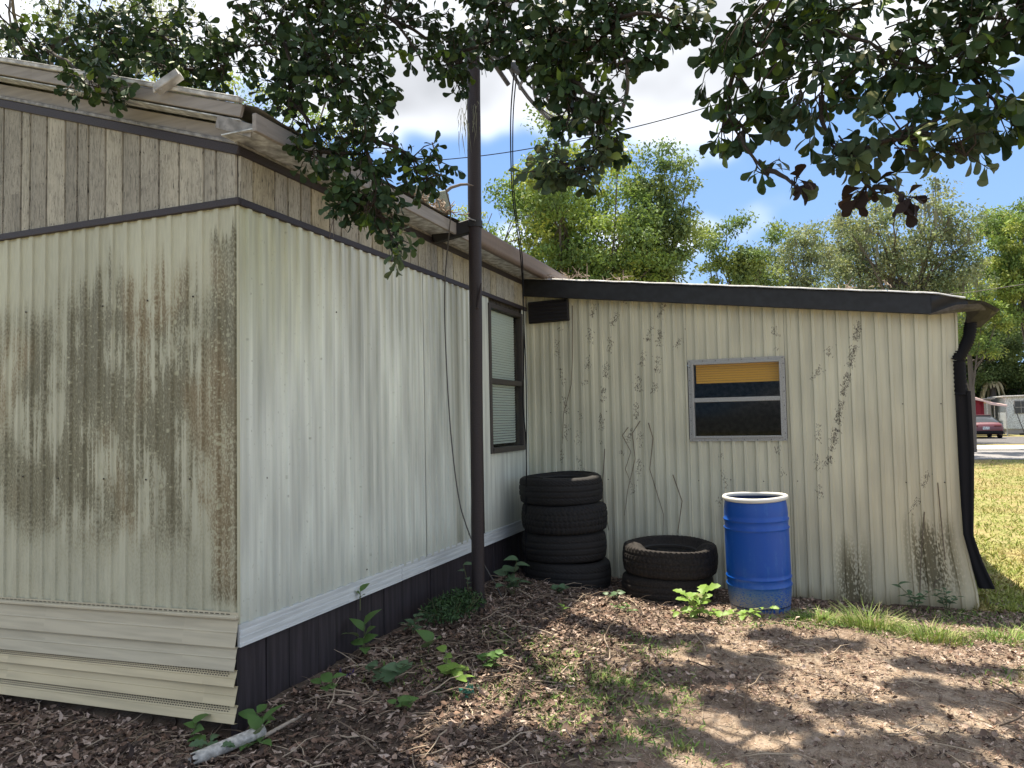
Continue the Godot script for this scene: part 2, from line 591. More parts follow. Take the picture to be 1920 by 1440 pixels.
func build_home() -> void:
	var home := thing("mobile_home", Vector3(0, 0, 0), "old mobile home with mildewed cream siding, board band and brown trim", "mobile home")
	var st := begin()
	# ribbed sheets of the gable end
	var low_a := func(s): return 0.56
	var high_a := func(s): return 2.69
	for k in 2:
		st = begin()
		ribbed(st, Vector3(-6.66, 0, ZA), Vector3.RIGHT, Vector3.BACK, 1.995 * k, 1.995 * k + 1.992, low_a, high_a, 0.105, 0.011, Vector2(-0.005 if k == 0 else 1.99, 2.72), Vector2(-0.5 if k == 0 else 0.5, 1 / 2.2))
		part("siding_sheet", st, M.siding_gable, home).set_meta("label", "cream ribbed siding sheet stained brown with mildew" if k == 1 else "cream ribbed siding sheet")
	# ribbed sheets of the long wall; s runs towards -Z
	var low_b := func(s): return 0.545
	var high_b := func(s): return 2.69
	var cuts := [0.0, 1.972, 3.09]
	for k in 2:
		st = begin()
		ribbed(st, Vector3(XB, 0, ZA), Vector3.FORWARD, Vector3.RIGHT, cuts[k] + 0.001, cuts[k + 1] - 0.008, low_b, high_b, 0.105, 0.017, Vector2(0, 2.72), Vector2(1 / 4.4, 1 / 2.2))
		part("siding_sheet", st, M.siding_side, home)
	# flat sheets round the window
	var flat_u := func(lo, hi, y0, y1, called):
		var s2 := begin()
		var pos := func(i, j): return Vector3(XB + 0.004 + (0.002 if i % 4 == 1 else 0.0), lerpf(y0, y1, j / 3.0), ZA - lerpf(lo, hi, i / 12.0))
		var tex := func(i, j): return Vector2(lerpf(lo, hi, i / 12.0) / 4.4, (2.72 - lerpf(y0, y1, j / 3.0)) / 2.2)
		grid(s2, 12, 3, pos, tex, Vector3.RIGHT)
		part(called, s2, M.siding_side, home)
	flat_u.call(3.092, 3.262, 0.545, 2.69, "siding_sheet")
	flat_u.call(3.264, 4.118, 0.545, 1.248, "siding_sheet")
	flat_u.call(4.120, 4.265, 0.545, 2.69, "siding_sheet")
	flat_u.call(4.269, 9.0, 0.545, 2.69, "siding_sheet")
	window_side(home)
	# boards of the upper band
	var x := XB
	var tone := 0
	while x > -6.9:
		var wd := rnd(0.07, 0.17)
		var x2 := maxf(x - wd, -6.9)
		st = begin()
		st.set_smooth_group(-1)
		var top1: float = 2.945 + 0.314 * minf(XB - x, 4.4 - (XB - x))
		var top2: float = 2.945 + 0.314 * minf(XB - x2, 4.4 - (XB - x2))
		var uo := rng.randf()
		board(st, Vector3(x2 + 0.0035, 2.70, ZA), Vector3(x - 0.0035, 2.70, ZA), top2, top1, Vector3.BACK, uo)
		var o := part("board", st, [M.board_a, M.board_b, M.board_c][rng.randi() % 3], home)
		x = x2
		if x <= -6.89: break
	var z := ZA
	while z > -11.9:
		var wd := rnd(0.09, 0.20)
		var z2 := z - wd
		st = begin()
		st.set_smooth_group(-1)
		board(st, Vector3(XB, 2.70, z - 0.0035), Vector3(XB, 2.70, z2 + 0.0035), 2.945, 2.945, Vector3.RIGHT, rng.randf())
		part("board", st, [M.board_a, M.board_d, M.board_b][rng.randi() % 3], home)
		z = z2
	# corner post strip
	st = begin()
	span(st, Vector3(XB - 0.004, 0.56, ZA - 0.004), Vector3(XB + 0.010, 2.68, ZA + 0.010), 0.004)
	part("corner_strip", st, M.siding_side_plain, home)
	# brown trim bands
	st = begin()
	span(st, Vector3(-6.9, 2.675, ZA + 0.002), Vector3(XB + 0.022, 2.714, ZA + 0.024), 0.004)
	part("trim_band", st, M.brown_trim, home)
	st = begin()
	span(st, Vector3(XB + 0.002, 2.675, ZA - 0.0), Vector3(XB + 0.022, 2.714, -7.3), 0.004)
	part("trim_band", st, M.brown_trim, home)
	st = begin()
	span(st, Vector3(XB + 0.002, 2.935, ZA + 0.02), Vector3(XB + 0.024, 2.982, -12.0), 0.004)
	part("trim_band", st, M.brown_trim, home)
	for sg in 2:
		# the rake: brown trim, thin pale strip, grey frieze, white soffit, fascia, drip edge
		var e := Vector3(XB + 0.02, 2.955, ZA) if sg == 0 else Vector3(-6.9, 2.955, ZA)
		var r := Vector3(-4.87, 2.955 + 0.314 * 2.2, ZA)
		st = begin()
		bar(st, e + Vector3(0, 0, 0.013), r + Vector3(0, 0, 0.013), 0.022, 0.048, 0.003)
		part("rake_trim", st, M.brown_trim, home)
		st = begin()
		bar(st, e + Vector3(0, 0.038, 0.012), r + Vector3(0, 0.038, 0.012), 0.026, 0.020, 0.003)
		part("rake_strip", st, M.grey_metal, home)
		st = begin()
		bar(st, e + Vector3(0, 0.083, 0.004), r + Vector3(0, 0.083, 0.004), 0.02, 0.068, 0.002)
		part("frieze_board", st, M.grey_wood, home)
		st = begin()
		bar(st, e + Vector3(0.1 - sg * 0.2, 0.103, 0.069), r + Vector3(0, 0.138, 0.069), 0.112, 0.006)
		part("soffit", st, M.white_paint, home)
		var e2 := e + Vector3(0.12 - sg * 0.24, 0.125, 0.115)
		var r2 := r + Vector3(0, 0.165, 0.115)
		st = begin()
		bar(st, e2 + Vector3(0, 0.016, 0.012), r2 + Vector3(0, 0.016, 0.012), 0.022, 0.062, 0.003)
		part("rake_fascia", st, M.grey_wood, home).set_meta("label", "weathered grey brown rake fascia under a white drip edge")
		st = begin()
		bar(st, e2 + Vector3(0, 0.066, 0.022), r2 + Vector3(0, 0.066, 0.022), 0.036, 0.022, 0.004)
		bar(st, e2 + Vector3(0, 0.080, 0.010), r2 + Vector3(0, 0.080, 0.010), 0.060, 0.006, 0.002)
		part("drip_edge", st, M.white_metal, home)
	# broken soffit end at the corner and the eave
	st = begin()
	bar(st, Vector3(-2.68, 3.065, -2.91), Vector3(-2.50, 3.005, -2.96), 0.010, 0.065, 0.002, Vector3(0.1, 1, 0.1))
	part("soffit_flap", st, M.grey_metal, home).set_meta("label", "loose grey soffit end hanging at the roof corner")
	st = begin()
	span(st, Vector3(XB + 0.0, 3.0, -2.93), Vector3(-2.47, 3.006, -12.0))
	part("soffit", st, M.white_paint, home)
	st = begin()
	span(st, Vector3(XB + 0.001, 2.984, ZA + 0.02), Vector3(XB + 0.02, 2.999, -12.0), 0.003)
	part("eave_strip", st, M.grey_metal, home)
	st = begin()
	span(st, Vector3(-2.47, 2.985, -2.92), Vector3(-2.446, 3.075, -12.0), 0.003)
	part("eave_fascia", st, M.grey_wood, home)
	# gutter on the far half of the eave
	st = begin()
	var gp := [Vector2(0.0, 0.118), Vector2(0.0, 0.0), Vector2(0.05, -0.004), Vector2(0.066, 0.03), Vector2(0.075, 0.10), Vector2(0.088, 0.118), Vector2(0.08, 0.12)]
	var gpos := func(i, j): return Vector3(-2.444 + gp[i].x, 2.975 + gp[i].y - 0.004 * sin(j * 1.3), -5.45 - j * 0.4)
	var gtex := func(i, j): return Vector2(i * 0.1, j * 0.4)
	grid(st, 6, 10, gpos, gtex, Vector3(1, -0.4, 0))
	part("gutter", st, M.gutter, home).set_meta("label", "grey brown metal gutter along the far half of the eave")
	# roof sheets
	for sg in 2:
		var xe := -2.43 if sg == 0 else -7.31
		st = begin()
		var rp := func(i, j):
			var xx: float = lerpf(xe, -4.87, j / 10.0)
			return Vector3(xx, 3.085 + 0.314 * absf(xx - xe) + (0.012 if i % 4 == 0 else 0.0), -2.91 - i * 0.19)
		var rt := func(i, j): return Vector2(i * 0.2, j * 0.25)
		grid(st, 48, 10, rp, rt, Vector3.UP)
		part("roof_sheet", st, M.roof_metal, home)
	# skirting of the gable end: five laps of vinyl siding
	var left := [0.557, 0.416, 0.298, 0.228, 0.137, 0.049]
	var right := [0.592, 0.452, 0.339, 0.263, 0.172, 0.088]
	for c in 5:
		st = begin()
		var edge := noise(300 + c, 5.0, 2)
		var cp := func(i, j):
			var t: float = i / 30.0
			var xx := lerpf(-6.9, XB + 0.012 + (0.006 * edge.get_noise_1d(j * 3.0) if i == 30 else 0.0), t)
			var f := (xx + 4.40) / 1.705
			var hi: float = lerpf(left[c], right[c], f)
			var lo: float = lerpf(left[c + 1], right[c + 1], f)
			var prof := [[0.0, 0.002], [0.05, 0.005], [0.13, 0.008], [0.44, 0.016], [0.47, 0.0185], [0.52, 0.018], [0.975, 0.030], [1.0, 0.029], [1.035, 0.006]]
			var w: float = 0.004 * sin(xx * 2.3 + c) + 0.002 * sin(xx * 5.1 + c * 2.0)
			return Vector3(xx, lerpf(hi, lo, prof[j][0]) + w * 0.5, ZA + 0.012 + prof[j][1] + w + c * 0.002)
		var ct := func(i, j): return Vector2(i * 0.06, j * 0.03 + c * 0.13)
		sharp = true
		grid(st, 30, 8, cp, ct, Vector3.BACK)
		sharp = false
		var lap := part("vinyl_course", st, M.vinyl_low if c > 1 else M.vinyl, home)
		if c == 2 or c == 4:
			st = begin()
			var n := 0
			for row in 3:
				var xx := -5.6
				while xx < XB - 0.03:
					var f := (xx + 4.40) / 1.705
					var hi: float = lerpf(left[c], right[c], f)
					var lo: float = lerpf(left[c + 1], right[c + 1], f)
					var w: float = 0.004 * sin(xx * 2.3 + c) + 0.002 * sin(xx * 5.1 + c * 2.0)
					var tt := 0.13 + row * 0.115
					box(st, Vector3(xx + 0.006 * (row % 2), lerpf(hi, lo, tt) + w * 0.5, ZA + 0.012 + lerpf(0.008, 0.016, (tt - 0.13) / 0.31) + w + c * 0.002), Vector3(0.011, 0.005, 0.0016))
					xx += 0.0175
			stuff(part("vent_slots", st, M.slot, lap))
	st = begin()
	bar(st, Vector3(-6.9, 0.512, ZA + 0.022), Vector3(XB + 0.012, 0.597, ZA + 0.022), 0.03, 0.018, 0.004)
	bar(st, Vector3(-6.9, 0.527, ZA + 0.013), Vector3(XB + 0.006, 0.612, ZA + 0.013), 0.008, 0.018)
	part("skirting_track", st, M.vinyl, home)
	st = begin()
	var tx := -5.0
	while tx < XB - 0.02:
		box(st, Vector3(tx, 0.611 + (tx - XB) * 0.0199, ZA + 0.0172), Vector3(0.022, 0.005, 0.003))
		tx += 0.034
	stuff(part("nail_slots", st, M.slot, home))
	# white skirt board of the long wall in two lengths
	for k in 2:
		st = begin()
		var za: float = [ZA + 0.012, -4.66][k]
		var zb: float = [-4.65, -7.25][k]
		st.set_smooth_group(-1)
		var o2 := 0.016 if k == 0 else 0.012
		for seg in 7:
			var ya := 0.45 + seg * 0.0157
			span(st, Vector3(XB + 0.002, ya, za), Vector3(XB + o2 + (0.003 if seg % 2 == 0 else 0.0), ya + 0.0157, zb))
		part("skirt_board", st, M.skirt_white, home)
	# dark skirting panels below it
	z = ZA - 0.004
	var pk := 0
	while z > -7.3:
		var wd: float = [0.21, 0.62, 0.58, 0.66, 0.60, 0.64, 0.62, 0.6][pk]
		st = begin()
		st.set_smooth_group(-1)
		var sp := z
		var lean := 0.01 * sin(pk * 2.1)
		while sp > z - wd + 0.01:
			var sw := minf(rnd(0.12, 0.30), sp - (z - wd))
			var o3 := rnd(0.0, 0.003)
			span(st, Vector3(XB - 0.045 + lean, -0.12, sp - 0.0015), Vector3(XB - 0.012 + o3 + lean, 0.452, sp - sw + 0.0015), 0.003)
			sp -= sw
		span(st, Vector3(XB - 0.055 + lean, -0.12, z - 0.002), Vector3(XB - 0.022 + lean, 0.451, z - wd + 0.004))
		part("skirting_panel", st, M.skirt_dark, home)
		z -= wd
		pk += 1
		if pk > 7: break
	st = begin()
	span(st, Vector3(XB - 0.025, 0.05, ZA - 0.003), Vector3(XB - 0.004, 0.45, ZA + 0.008), 0.003)
	part("corner_post", st, M.skirt_dark, home)
	# the body behind the sheets, with an opening behind the window
	st = begin()
	span(st, Vector3(-6.9, 0.05, ZA - 0.10), Vector3(XB - 0.10, 2.98, ZA - 0.022))
	span(st, Vector3(XB - 0.10, 0.45, ZA - 0.023), Vector3(XB - 0.022, 2.98, -6.31))
	span(st, Vector3(XB - 0.10, 0.45, -6.31), Vector3(XB - 0.022, 1.26, -7.16))
	span(st, Vector3(XB - 0.10, 2.62, -6.31), Vector3(XB - 0.022, 2.98, -7.16))
	span(st, Vector3(XB - 0.10, 0.45, -7.16), Vector3(XB - 0.022, 2.98, -12.0))
	span(st, Vector3(-7.0, 0.05, ZA - 0.10), Vector3(-6.9, 2.98, -12.0))
	span(st, Vector3(-6.9, 0.05, -11.9), Vector3(XB - 0.1, 2.98, -12.0))
	span(st, Vector3(-6.9, 0.46, ZA - 0.1), Vector3(XB - 0.1, 0.56, -11.9))
	span(st, Vector3(-6.9, 2.90, ZA - 0.1), Vector3(XB - 0.1, 2.98, -11.9))
	part("wall_core", st, M.core, home)
	# triangle of the gable behind the boards
	st = begin()
	st.set_smooth_group(-1)
	tri(st, Vector3(XB, 2.97, ZA - 0.004), Vector3(-4.87, 2.97 + 0.314 * 2.2 + 0.09, ZA - 0.004), Vector3(-7.07, 2.97, ZA - 0.004), Vector3.BACK)
	part("gable_core", st, M.core, home)
	# screw heads
	var sp2 := []
	for row in [2.23, 1.275, 0.605]:
		for k in 9:
			sp2.append(Vector3(XB + 0.003, row + rnd(-0.006, 0.006), ZA - 0.20 - k * 0.315 + rnd(-0.03, 0.03)))
	screws(home, sp2, Vector3.RIGHT)
	sp2 = []
	for row in [2.23, 1.275]:
		for k in 8:
			sp2.append(Vector3(-2.98 - k * 0.315 + rnd(-0.03, 0.03), row + rnd(-0.006, 0.006), ZA + 0.003))
	for k in 9:
		sp2.append(Vector3(-2.9 - k * 0.22, 2.728, ZA + 0.008))
	screws(home, sp2, Vector3.BACK)

# One board of the printed band between two foot points, its top slanting from ta to tb.
func board(st: SurfaceTool, a: Vector3, b: Vector3, ta: float, tb: float, out: Vector3, uo: float) -> void:
	var d := 0.012
	var e := 0.004
	var dir := (b - a).normalized()
	var wd := a.distance_to(b)
	var p := [a, b, Vector3(b.x, tb, b.z), Vector3(a.x, ta, a.z)]
	var ins := [a + dir * e + out * d, b - dir * e + out * d, Vector3(b.x, tb, b.z) - dir * e + out * d, Vector3(a.x, ta, a.z) + dir * e + out * d]
	var uvf := func(q: Vector3): return Vector2(uo + (q - a).dot(dir) * 1.6, uo * 3.0 + (q.y - a.y) * 0.9)
	var faces := [[ins[0], ins[1], ins[2], ins[3]], [p[0], ins[0], ins[3], p[3]], [ins[1], p[1], p[2], ins[2]], [p[3], ins[3], ins[2], p[2]]]
	for f in faces:
		var n: Vector3 = (f[0] - f[2]).cross(f[0] - f[1])
		var order := [0, 1, 2, 0, 2, 3] if n.dot(out + dir * 0.01) > 0.0 else [0, 2, 1, 0, 3, 2]
		for k in order:
			st.set_uv(uvf.call(f[k]))
			st.add_vertex(f[k])

func build_annex() -> void:
	var an := thing("annex", Vector3(0, 0, 0), "cream ribbed metal lean-to annex with dark roof fascia and small window", "annex")
	var low := func(s): return -0.02 - 0.03 * s + 0.006 * sin(s * 9.0)
	var high := func(s): return 2.92 - 0.122 * s
	var bend := func(s, y):
		var f := sstep(3.3, 3.9, s) * sstep(0.60, -0.1, y)
		return Vector3(0.055 * f - 0.022 * sstep(3.3, 3.9, s) * sstep(2.4, 1.4, y) * sstep(-0.1, 0.5, y), 0, 0.05 * f * sstep(3.4, 3.9, s))
	var a := Vector3(XB, 0, ZC)
	var uv := Vector2(1 / 4.1, 1 / 3.2)
	var sheets := [[0.004, 1.208, 0], [1.210, 1.635, 0], [1.637, 2.515, 1], [2.517, 3.905, 0]]
	var wlo := func(s): return 2.07
	var whi := func(s): return 1.335
	for q in sheets:
		var st := begin()
		if q[2] == 0:
			ribbed(st, a, Vector3.RIGHT, Vector3.BACK, q[0], q[1], low, high, 0.1035, 0.016, Vector2(0, 3.0), uv, bend)
		else:
			ribbed(st, a, Vector3.RIGHT, Vector3.BACK, q[0], q[1], wlo, high, 0.1035, 0.016, Vector2(0, 3.0), uv, bend)
			ribbed(st, a, Vector3.RIGHT, Vector3.BACK, q[0], q[1], low, whi, 0.1035, 0.016, Vector2(0, 3.0), uv, bend)
		part("siding_sheet", st, M.siding_annex, an)
	# window with riveted aluminium frame
	var x0 := -1.027
	var x1 := -0.157
	var y0 := 1.315
	var y1 := 2.09
	var z := ZC + 0.017
	var st := begin()
	span(st, Vector3(x0, y0, z), Vector3(x0 + 0.042, y1, z + 0.006), 0.001)
	span(st, Vector3(x1 - 0.042, y0, z), Vector3(x1, y1, z + 0.006), 0.001)
	span(st, Vector3(x0 + 0.042, y1 - 0.042, z), Vector3(x1 - 0.042, y1, z + 0.006), 0.001)
	span(st, Vector3(x0 + 0.042, y0, z), Vector3(x1 - 0.042, y0 + 0.042, z + 0.006), 0.001)
	for q in [[x0 + 0.030, x0 + 0.05, y0 + 0.03, y1 - 0.03], [x1 - 0.05, x1 - 0.030, y0 + 0.03, y1 - 0.03]]:
		span(st, Vector3(q[0], q[2], z - 0.05), Vector3(q[1], q[3], z + 0.020), 0.002)
	for q in [[y0 + 0.030, y0 + 0.05], [y1 - 0.05, y1 - 0.030]]:
		span(st, Vector3(x0 + 0.05, q[0], z - 0.05), Vector3(x1 - 0.05, q[1], z + 0.020), 0.002)
	var win := part("window", st, M.alu, an)
	win.set_meta("label", "small aluminium window with amber blind behind its upper pane")
	st = begin()
	span(st, Vector3(x0 + 0.05, 1.684, z - 0.02), Vector3(x1 - 0.05, 1.725, z + 0.016), 0.003)
	part("meeting_rail", st, M.alu, win)
	for k in 2:
		st = begin()
		span(st, Vector3(x0 + 0.05, [1.725, y0 + 0.05][k], z - [0.012, 0.004][k]), Vector3(x1 - 0.05, [y1 - 0.05, 1.684][k], z - [0.010, 0.002][k]))
		part("pane", st, M.glass, win)
	for k in 8:
		st = begin()
		box(st, Vector3((x0 + x1) * 0.5 + 0.01, y1 - 0.058 - k * 0.0225, z - 0.05), Vector3(0.755, 0.0215, 0.005), 0.002, Basis(Vector3.RIGHT, 0.35))
		part("blind_slat", st, M.amber, win)
	st = begin()
	for k in 8:
		for yy in [y0 + 0.014, y1 - 0.014]:
			lathe(st, [Vector2(0.005, 0), Vector2(0.004, 0.003), Vector2(0, 0.004)], 6, Vector3(x0 + 0.02 + k * 0.1185, yy, z + 0.006), null, Basis(Vector3.RIGHT, PI / 2))
	for k in 6:
		for xx in [x0 + 0.014, x1 - 0.014]:
			lathe(st, [Vector2(0.005, 0), Vector2(0.004, 0.003), Vector2(0, 0.004)], 6, Vector3(xx, y0 + 0.07 + k * 0.127, z + 0.006), null, Basis(Vector3.RIGHT, PI / 2))
	stuff(part("rivets", st, M.screw, win))
	# louvred vent box
	st = begin()
	box(st, Vector3(-2.408, 2.655, ZC + 0.035), Vector3(0.43, 0.222, 0.05), 0.004, Basis(Vector3.BACK, 0.02))
	var vent := part("wall_vent", st, M.vent_dark, an)
	vent.set_meta("label", "dark louvred vent box under the roof edge")
	for k in 6:
		st = begin()
		box(st, Vector3(-2.408, 2.565 + k * 0.035, ZC + 0.063), Vector3(0.40, 0.026, 0.006), 0.001, Basis(Vector3.BACK, 0.02) * Basis(Vector3.RIGHT, -0.6))
		part("louvre", st, M.vent_dark, vent)
	# fascia, roof sheet with its bright edge
	var f0 := Vector3(-2.70, 2.912, ZC + 0.10)
	var f1 := Vector3(1.04, 2.462, ZC + 0.10)
	st = begin()
	bar(st, f0, f1, 0.026, 0.172, 0.004)
	part("roof_fascia", st, M.black_trim, an)
	st = begin()
	var fp := func(i, j):
		var t: float = i / 8.0
		var top := Vector3(lerpf(1.03, 1.30, t), lerpf(2.545, 2.50 - 0.02 * t, t), ZC + 0.113)
		var hgt := lerpf(0.168, 0.10, sstep(0.0, 1.0, t))
		return top + Vector3(0.0, -hgt * j / 4.0, 0.012 * sin(j * 1.2 + t * 4.0))
	var ft := func(i, j): return Vector2(i * 0.1, j * 0.1)
	grid(st, 8, 4, fp, ft, Vector3.BACK)
	part("roof_fascia", st, M.black_trim, an).set_meta("label", "bent end of the dark roof fascia")
	st = begin()
	var rp := func(i, j):
		var xx := lerpf(-2.70, 1.28, i / 40.0)
		var s := xx - XB
		return Vector3(xx, 3.012 - 0.1205 * s + 0.002 * sin(i * 1.7) * (1.0 if j == 0 else 0.3) - 0.03 * sstep(1.0, 1.3, xx), ZC + 0.135 - j * 0.45)
	var rt := func(i, j): return Vector2(i * 0.2, j * 0.3)
	grid(st, 40, 9, rp, rt, Vector3.UP)
	var rp2 := func(i, j):
		var q: Vector3 = rp.call(i, 0)
		return q + Vector3(0, -0.014 * j, 0.002 * j)
	grid(st, 40, 1, rp2, rt, Vector3.BACK)
	part("roof_sheet", st, M.roof_white, an).set_meta("label", "white coated annex roof sheet with bright front edge")
	# crumpled flashing at the roof's right end
	var crumple := [[Vector3(1.00, 2.375, ZC + 0.15), Vector3(1.20, 2.435, ZC + 0.20), Vector3(1.37, 2.43, ZC + 0.22), Vector3(1.42, 2.385, ZC + 0.16), Vector3(1.28, 2.385, ZC + 0.13)],
		[Vector3(1.28, 2.385, ZC + 0.13), Vector3(1.37, 2.43, ZC + 0.22), Vector3(1.47, 2.385, ZC + 0.14), Vector3(1.45, 2.32, ZC + 0.05), Vector3(1.30, 2.30, ZC + 0.03)],
		[Vector3(1.27, 2.49, ZC + 0.12), Vector3(1.42, 2.455, ZC + 0.13), Vector3(1.54, 2.39, ZC + 0.05), Vector3(1.50, 2.36, ZC - 0.04), Vector3(1.36, 2.42, ZC - 0.02)],
		[Vector3(1.30, 2.36, ZC + 0.02), Vector3(1.47, 2.385, ZC + 0.10), Vector3(1.53, 2.375, ZC + 0.0), Vector3(1.42, 2.27, ZC - 0.04), Vector3(1.28, 2.24, ZC - 0.03)]]
	for k in 4:
		st = begin()
		st.set_smooth_group(-1)
		var p: Array = crumple[k]
		var mid: Vector3 = (p[0] + p[1] + p[2] + p[3] + p[4]) / 5.0 + Vector3(0.0, 0.008, 0.02)
		for e in 5:
			tri(st, p[e], p[(e + 1) % 5], mid, Vector3(0.1, 0.2, 1))
			tri(st, p[e] + Vector3(0, -0.006, -0.006), p[(e + 1) % 5] + Vector3(0, -0.006, -0.006), mid + Vector3(0, -0.006, -0.006), Vector3(-0.1, -0.2, -1))
		part("bent_flashing", st, M.grey_flash if k == 0 or k == 2 else M.dark_flash, an)
	# black corner channel with a concertina elbow at its head
	st = begin()
	var ec := []
	var er := []
	for k in 33:
		var t := k / 32.0
		var q := Vector3(1.335, 2.30, ZC - 0.02).lerp(Vector3(1.235, 1.98, ZC + 0.0), t)
		q.x += 0.02 * sin(t * 4.0)
		ec.append(q)
		er.append(0.046 + (0.007 if k % 2 == 0 else -0.003))
	tube(st, ec, er, 10)
	for k in 17:
		ec[k] = Vector3(1.235, 1.98 - k * 0.018, ZC)
		er[k] = 0.046 + (0.006 if k % 2 == 0 else -0.003)
	tube(st, ec.slice(0, 17), er.slice(0, 17), 10)
	var pipe := part("downpipe_elbow", st, M.black_plastic, an)
	pipe.set_meta("label", "black concertina elbow of the downpipe at the annex corner")
	st = begin()
	st.set_smooth_group(0)
	var path := [Vector3(1.248, 1.72, ZC + 0.0), Vector3(1.25, 1.2, ZC), Vector3(1.24, 0.75, ZC + 0.01), Vector3(1.235, 0.52, ZC + 0.02), Vector3(1.285, 0.30, ZC + 0.03), Vector3(1.345, 0.09, ZC + 0.05)]
	var halfw := [0.056, 0.058, 0.045, 0.035, 0.042, 0.058]
	var dp := func(i, j):
		var c: Vector3 = path[j]
		var h: float = halfw[j]
		var ring := [Vector3(-h, 0, -0.035), Vector3(h, 0, -0.035), Vector3(h, 0, 0.03), Vector3(h * 0.5, 0, 0.035), Vector3(h * 0.4, 0, 0.026), Vector3(-h * 0.1, 0, 0.026), Vector3(-h * 0.2, 0, 0.035), Vector3(-h, 0, 0.03), Vector3(-h, 0, -0.035)]
		return c + ring[i]
	var dt := func(i, j): return Vector2(i, j)
	st.set_smooth_group(-1)
	grid(st, 8, 5, dp, dt, Vector3.BACK)
	part("downpipe", st, M.black_plastic, an).set_meta("label", "black downpipe kicked outwards at its foot")
	# shell behind the sheets
	st = begin()
	var core := func(lo, hi, ylo, yhi): span(st, Vector3(lo, ylo, ZC - 0.10), Vector3(hi, yhi, ZC - 0.024))
	for k in 20:
		var xa := XB + 0.004 + k * 0.188
		var xb := xa + 0.188
		var top := 2.90 - 0.122 * (xb - XB)
		if xb < x0 + 0.04 or xa > x1 - 0.04:
			core.call(xa, xb, -0.1, top)
		else:
			core.call(xa, xb, -0.1, y0 + 0.04)
			core.call(xa, xb, y1 - 0.04, top)
	span(st, Vector3(XB + 0.004, -0.1, -11.3), Vector3(1.214, 2.3, -11.2))
	span(st, Vector3(1.03, -0.1, -11.2), Vector3(1.10, 2.38, ZC - 0.1))
	span(st, Vector3(XB + 0.004, -0.1, -11.2), Vector3(1.13, 0.10, ZC - 0.1))
	part("wall_core", st, M.core, an)
	st = begin()
	bar(st, Vector3(-2.66, 2.93, -9.35), Vector3(1.24, 2.455, -9.35), 4.0, 0.07, 0.0)
	part("roof_deck", st, M.core, an)
	var sp := []
	for row in [1.62, 0.95]:
		for k in 13:
			if row > 1.3 and k > 4 and k < 9: continue
			sp.append(Vector3(XB + 0.25 + k * 0.292, row + rnd(-0.008, 0.008), ZC + 0.004))
	screws(an, sp, Vector3.BACK)

# ---------------------------------------------------------------- things in the yard
# A tyre lying flat: ro outer radius, w width, tread pattern 0 ribs, 1 blocks, 2 worn ribs.
func tyre(at: Vector3, ro: float, w: float, pattern: int, sag: float, label: String, group: String, tilt := Vector3.ZERO, m := "rubber") -> void:
	var o := thing("tyre", at, label, "tyre", group)
	o.rotation = tilt
	var st := begin()
	var ri := ro * 0.56
	var h := w * 0.5
	var prof := [Vector2(ri, -h * 0.42), Vector2(ri + 0.012, -h * 0.66), Vector2(ri + 0.05, -h * 0.90), Vector2(ri + 0.10, -h * 1.0), Vector2(ro - 0.075, -h * 0.99), Vector2(ro - 0.035, -h * 0.93), Vector2(ro - 0.014, -h * 0.80)]
	var n0 := prof.size()
	var rows := 22
	for k in rows + 1:
		var t := -1.0 + 2.0 * k / rows
		prof.append(Vector2(ro - 0.012 * t * t, t * h * 0.76))
	var n1 := prof.size()
	for k in range(n0 - 1, -1, -1):
		prof.append(Vector2(prof[k].x, -prof[k].y))
	# inner lining
	prof.append(Vector2(ri + 0.02, h * 0.36))
	prof.append(Vector2(ro - 0.06, h * 0.8))
	prof.append(Vector2(ro - 0.03, h * 0.5))
	prof.append(Vector2(ro - 0.03, -h * 0.5))
	prof.append(Vector2(ro - 0.06, -h * 0.8))
	prof.append(Vector2(ri + 0.02, -h * 0.36))
	prof.append(prof[0])
	var blocks := 58.0
	var warp := func(a, k):
		var q := Vector2.ZERO
		if k >= n0 and k < n1:
			var t: float = (k - n0) / float(rows)
			var groove: bool = (k - n0) in [5, 11, 17]
			if groove: q.x -= 0.010
			elif pattern == 1:
				var lane := int(t * rows) / 6
				var ph := fposmod(a * blocks / TAU + lane * 0.37 + t * 1.5, 1.0)
				if ph < 0.28: q.x -= 0.008
			elif pattern == 0:
				var ph := fposmod(a * 88.0 / TAU + t * 4.0, 1.0)
				if ph < 0.22 and (t < 0.22 or t > 0.78): q.x -= 0.006
		elif k > n0 - 3 and k < n1 + 2 and pattern == 1:
			if fposmod(a * blocks / TAU, 1.0) < 0.3: q.x -= 0.009
		if k > n1 and sag > 0.0:
			var dip: float = 1.0 - maxf(exp(-pow(wrapf(a - 0.25, -PI, PI) / 0.55, 2.0)), exp(-pow(wrapf(a - 2.75, -PI, PI) / 0.6, 2.0))) - 0.12 * sin(a * 5.0) - 0.35 * exp(-pow(wrapf(a + 1.6, -PI, PI) / 0.9, 2.0))
			var f := sstep(n1, n1 + 4, k) * (1.0 if k < n1 + 9 else 0.0)
			q.y -= sag * dip * f
		q.y += 0.006 * sin(a * 2.0 + ro * 40.0) * (1.0 if k < n1 + 8 else 0.0)
		return q
	lathe(st, prof, 232, Vector3(0, h, 0), warp)
	part("rubber_casing", st, M[m], o)
	st = begin()
	lathe(st, [Vector2(ri + 0.004, h * 0.70), Vector2(ri + 0.014, h * 0.705), Vector2(ri + 0.018, h * 0.78)], 40, Vector3(0, h - sag * 0.4, 0))
	part("bead", st, M.rubber_bead, o)
	if sag > 0.0:
		st = begin()
		lathe(st, [Vector2(0.0, 0.0), Vector2(ri + 0.06, 0.0)], 32, Vector3(0, h * (1.22 if sag > 0.05 else 1.3), 0))
		part("rain_water", st, M.water, o)

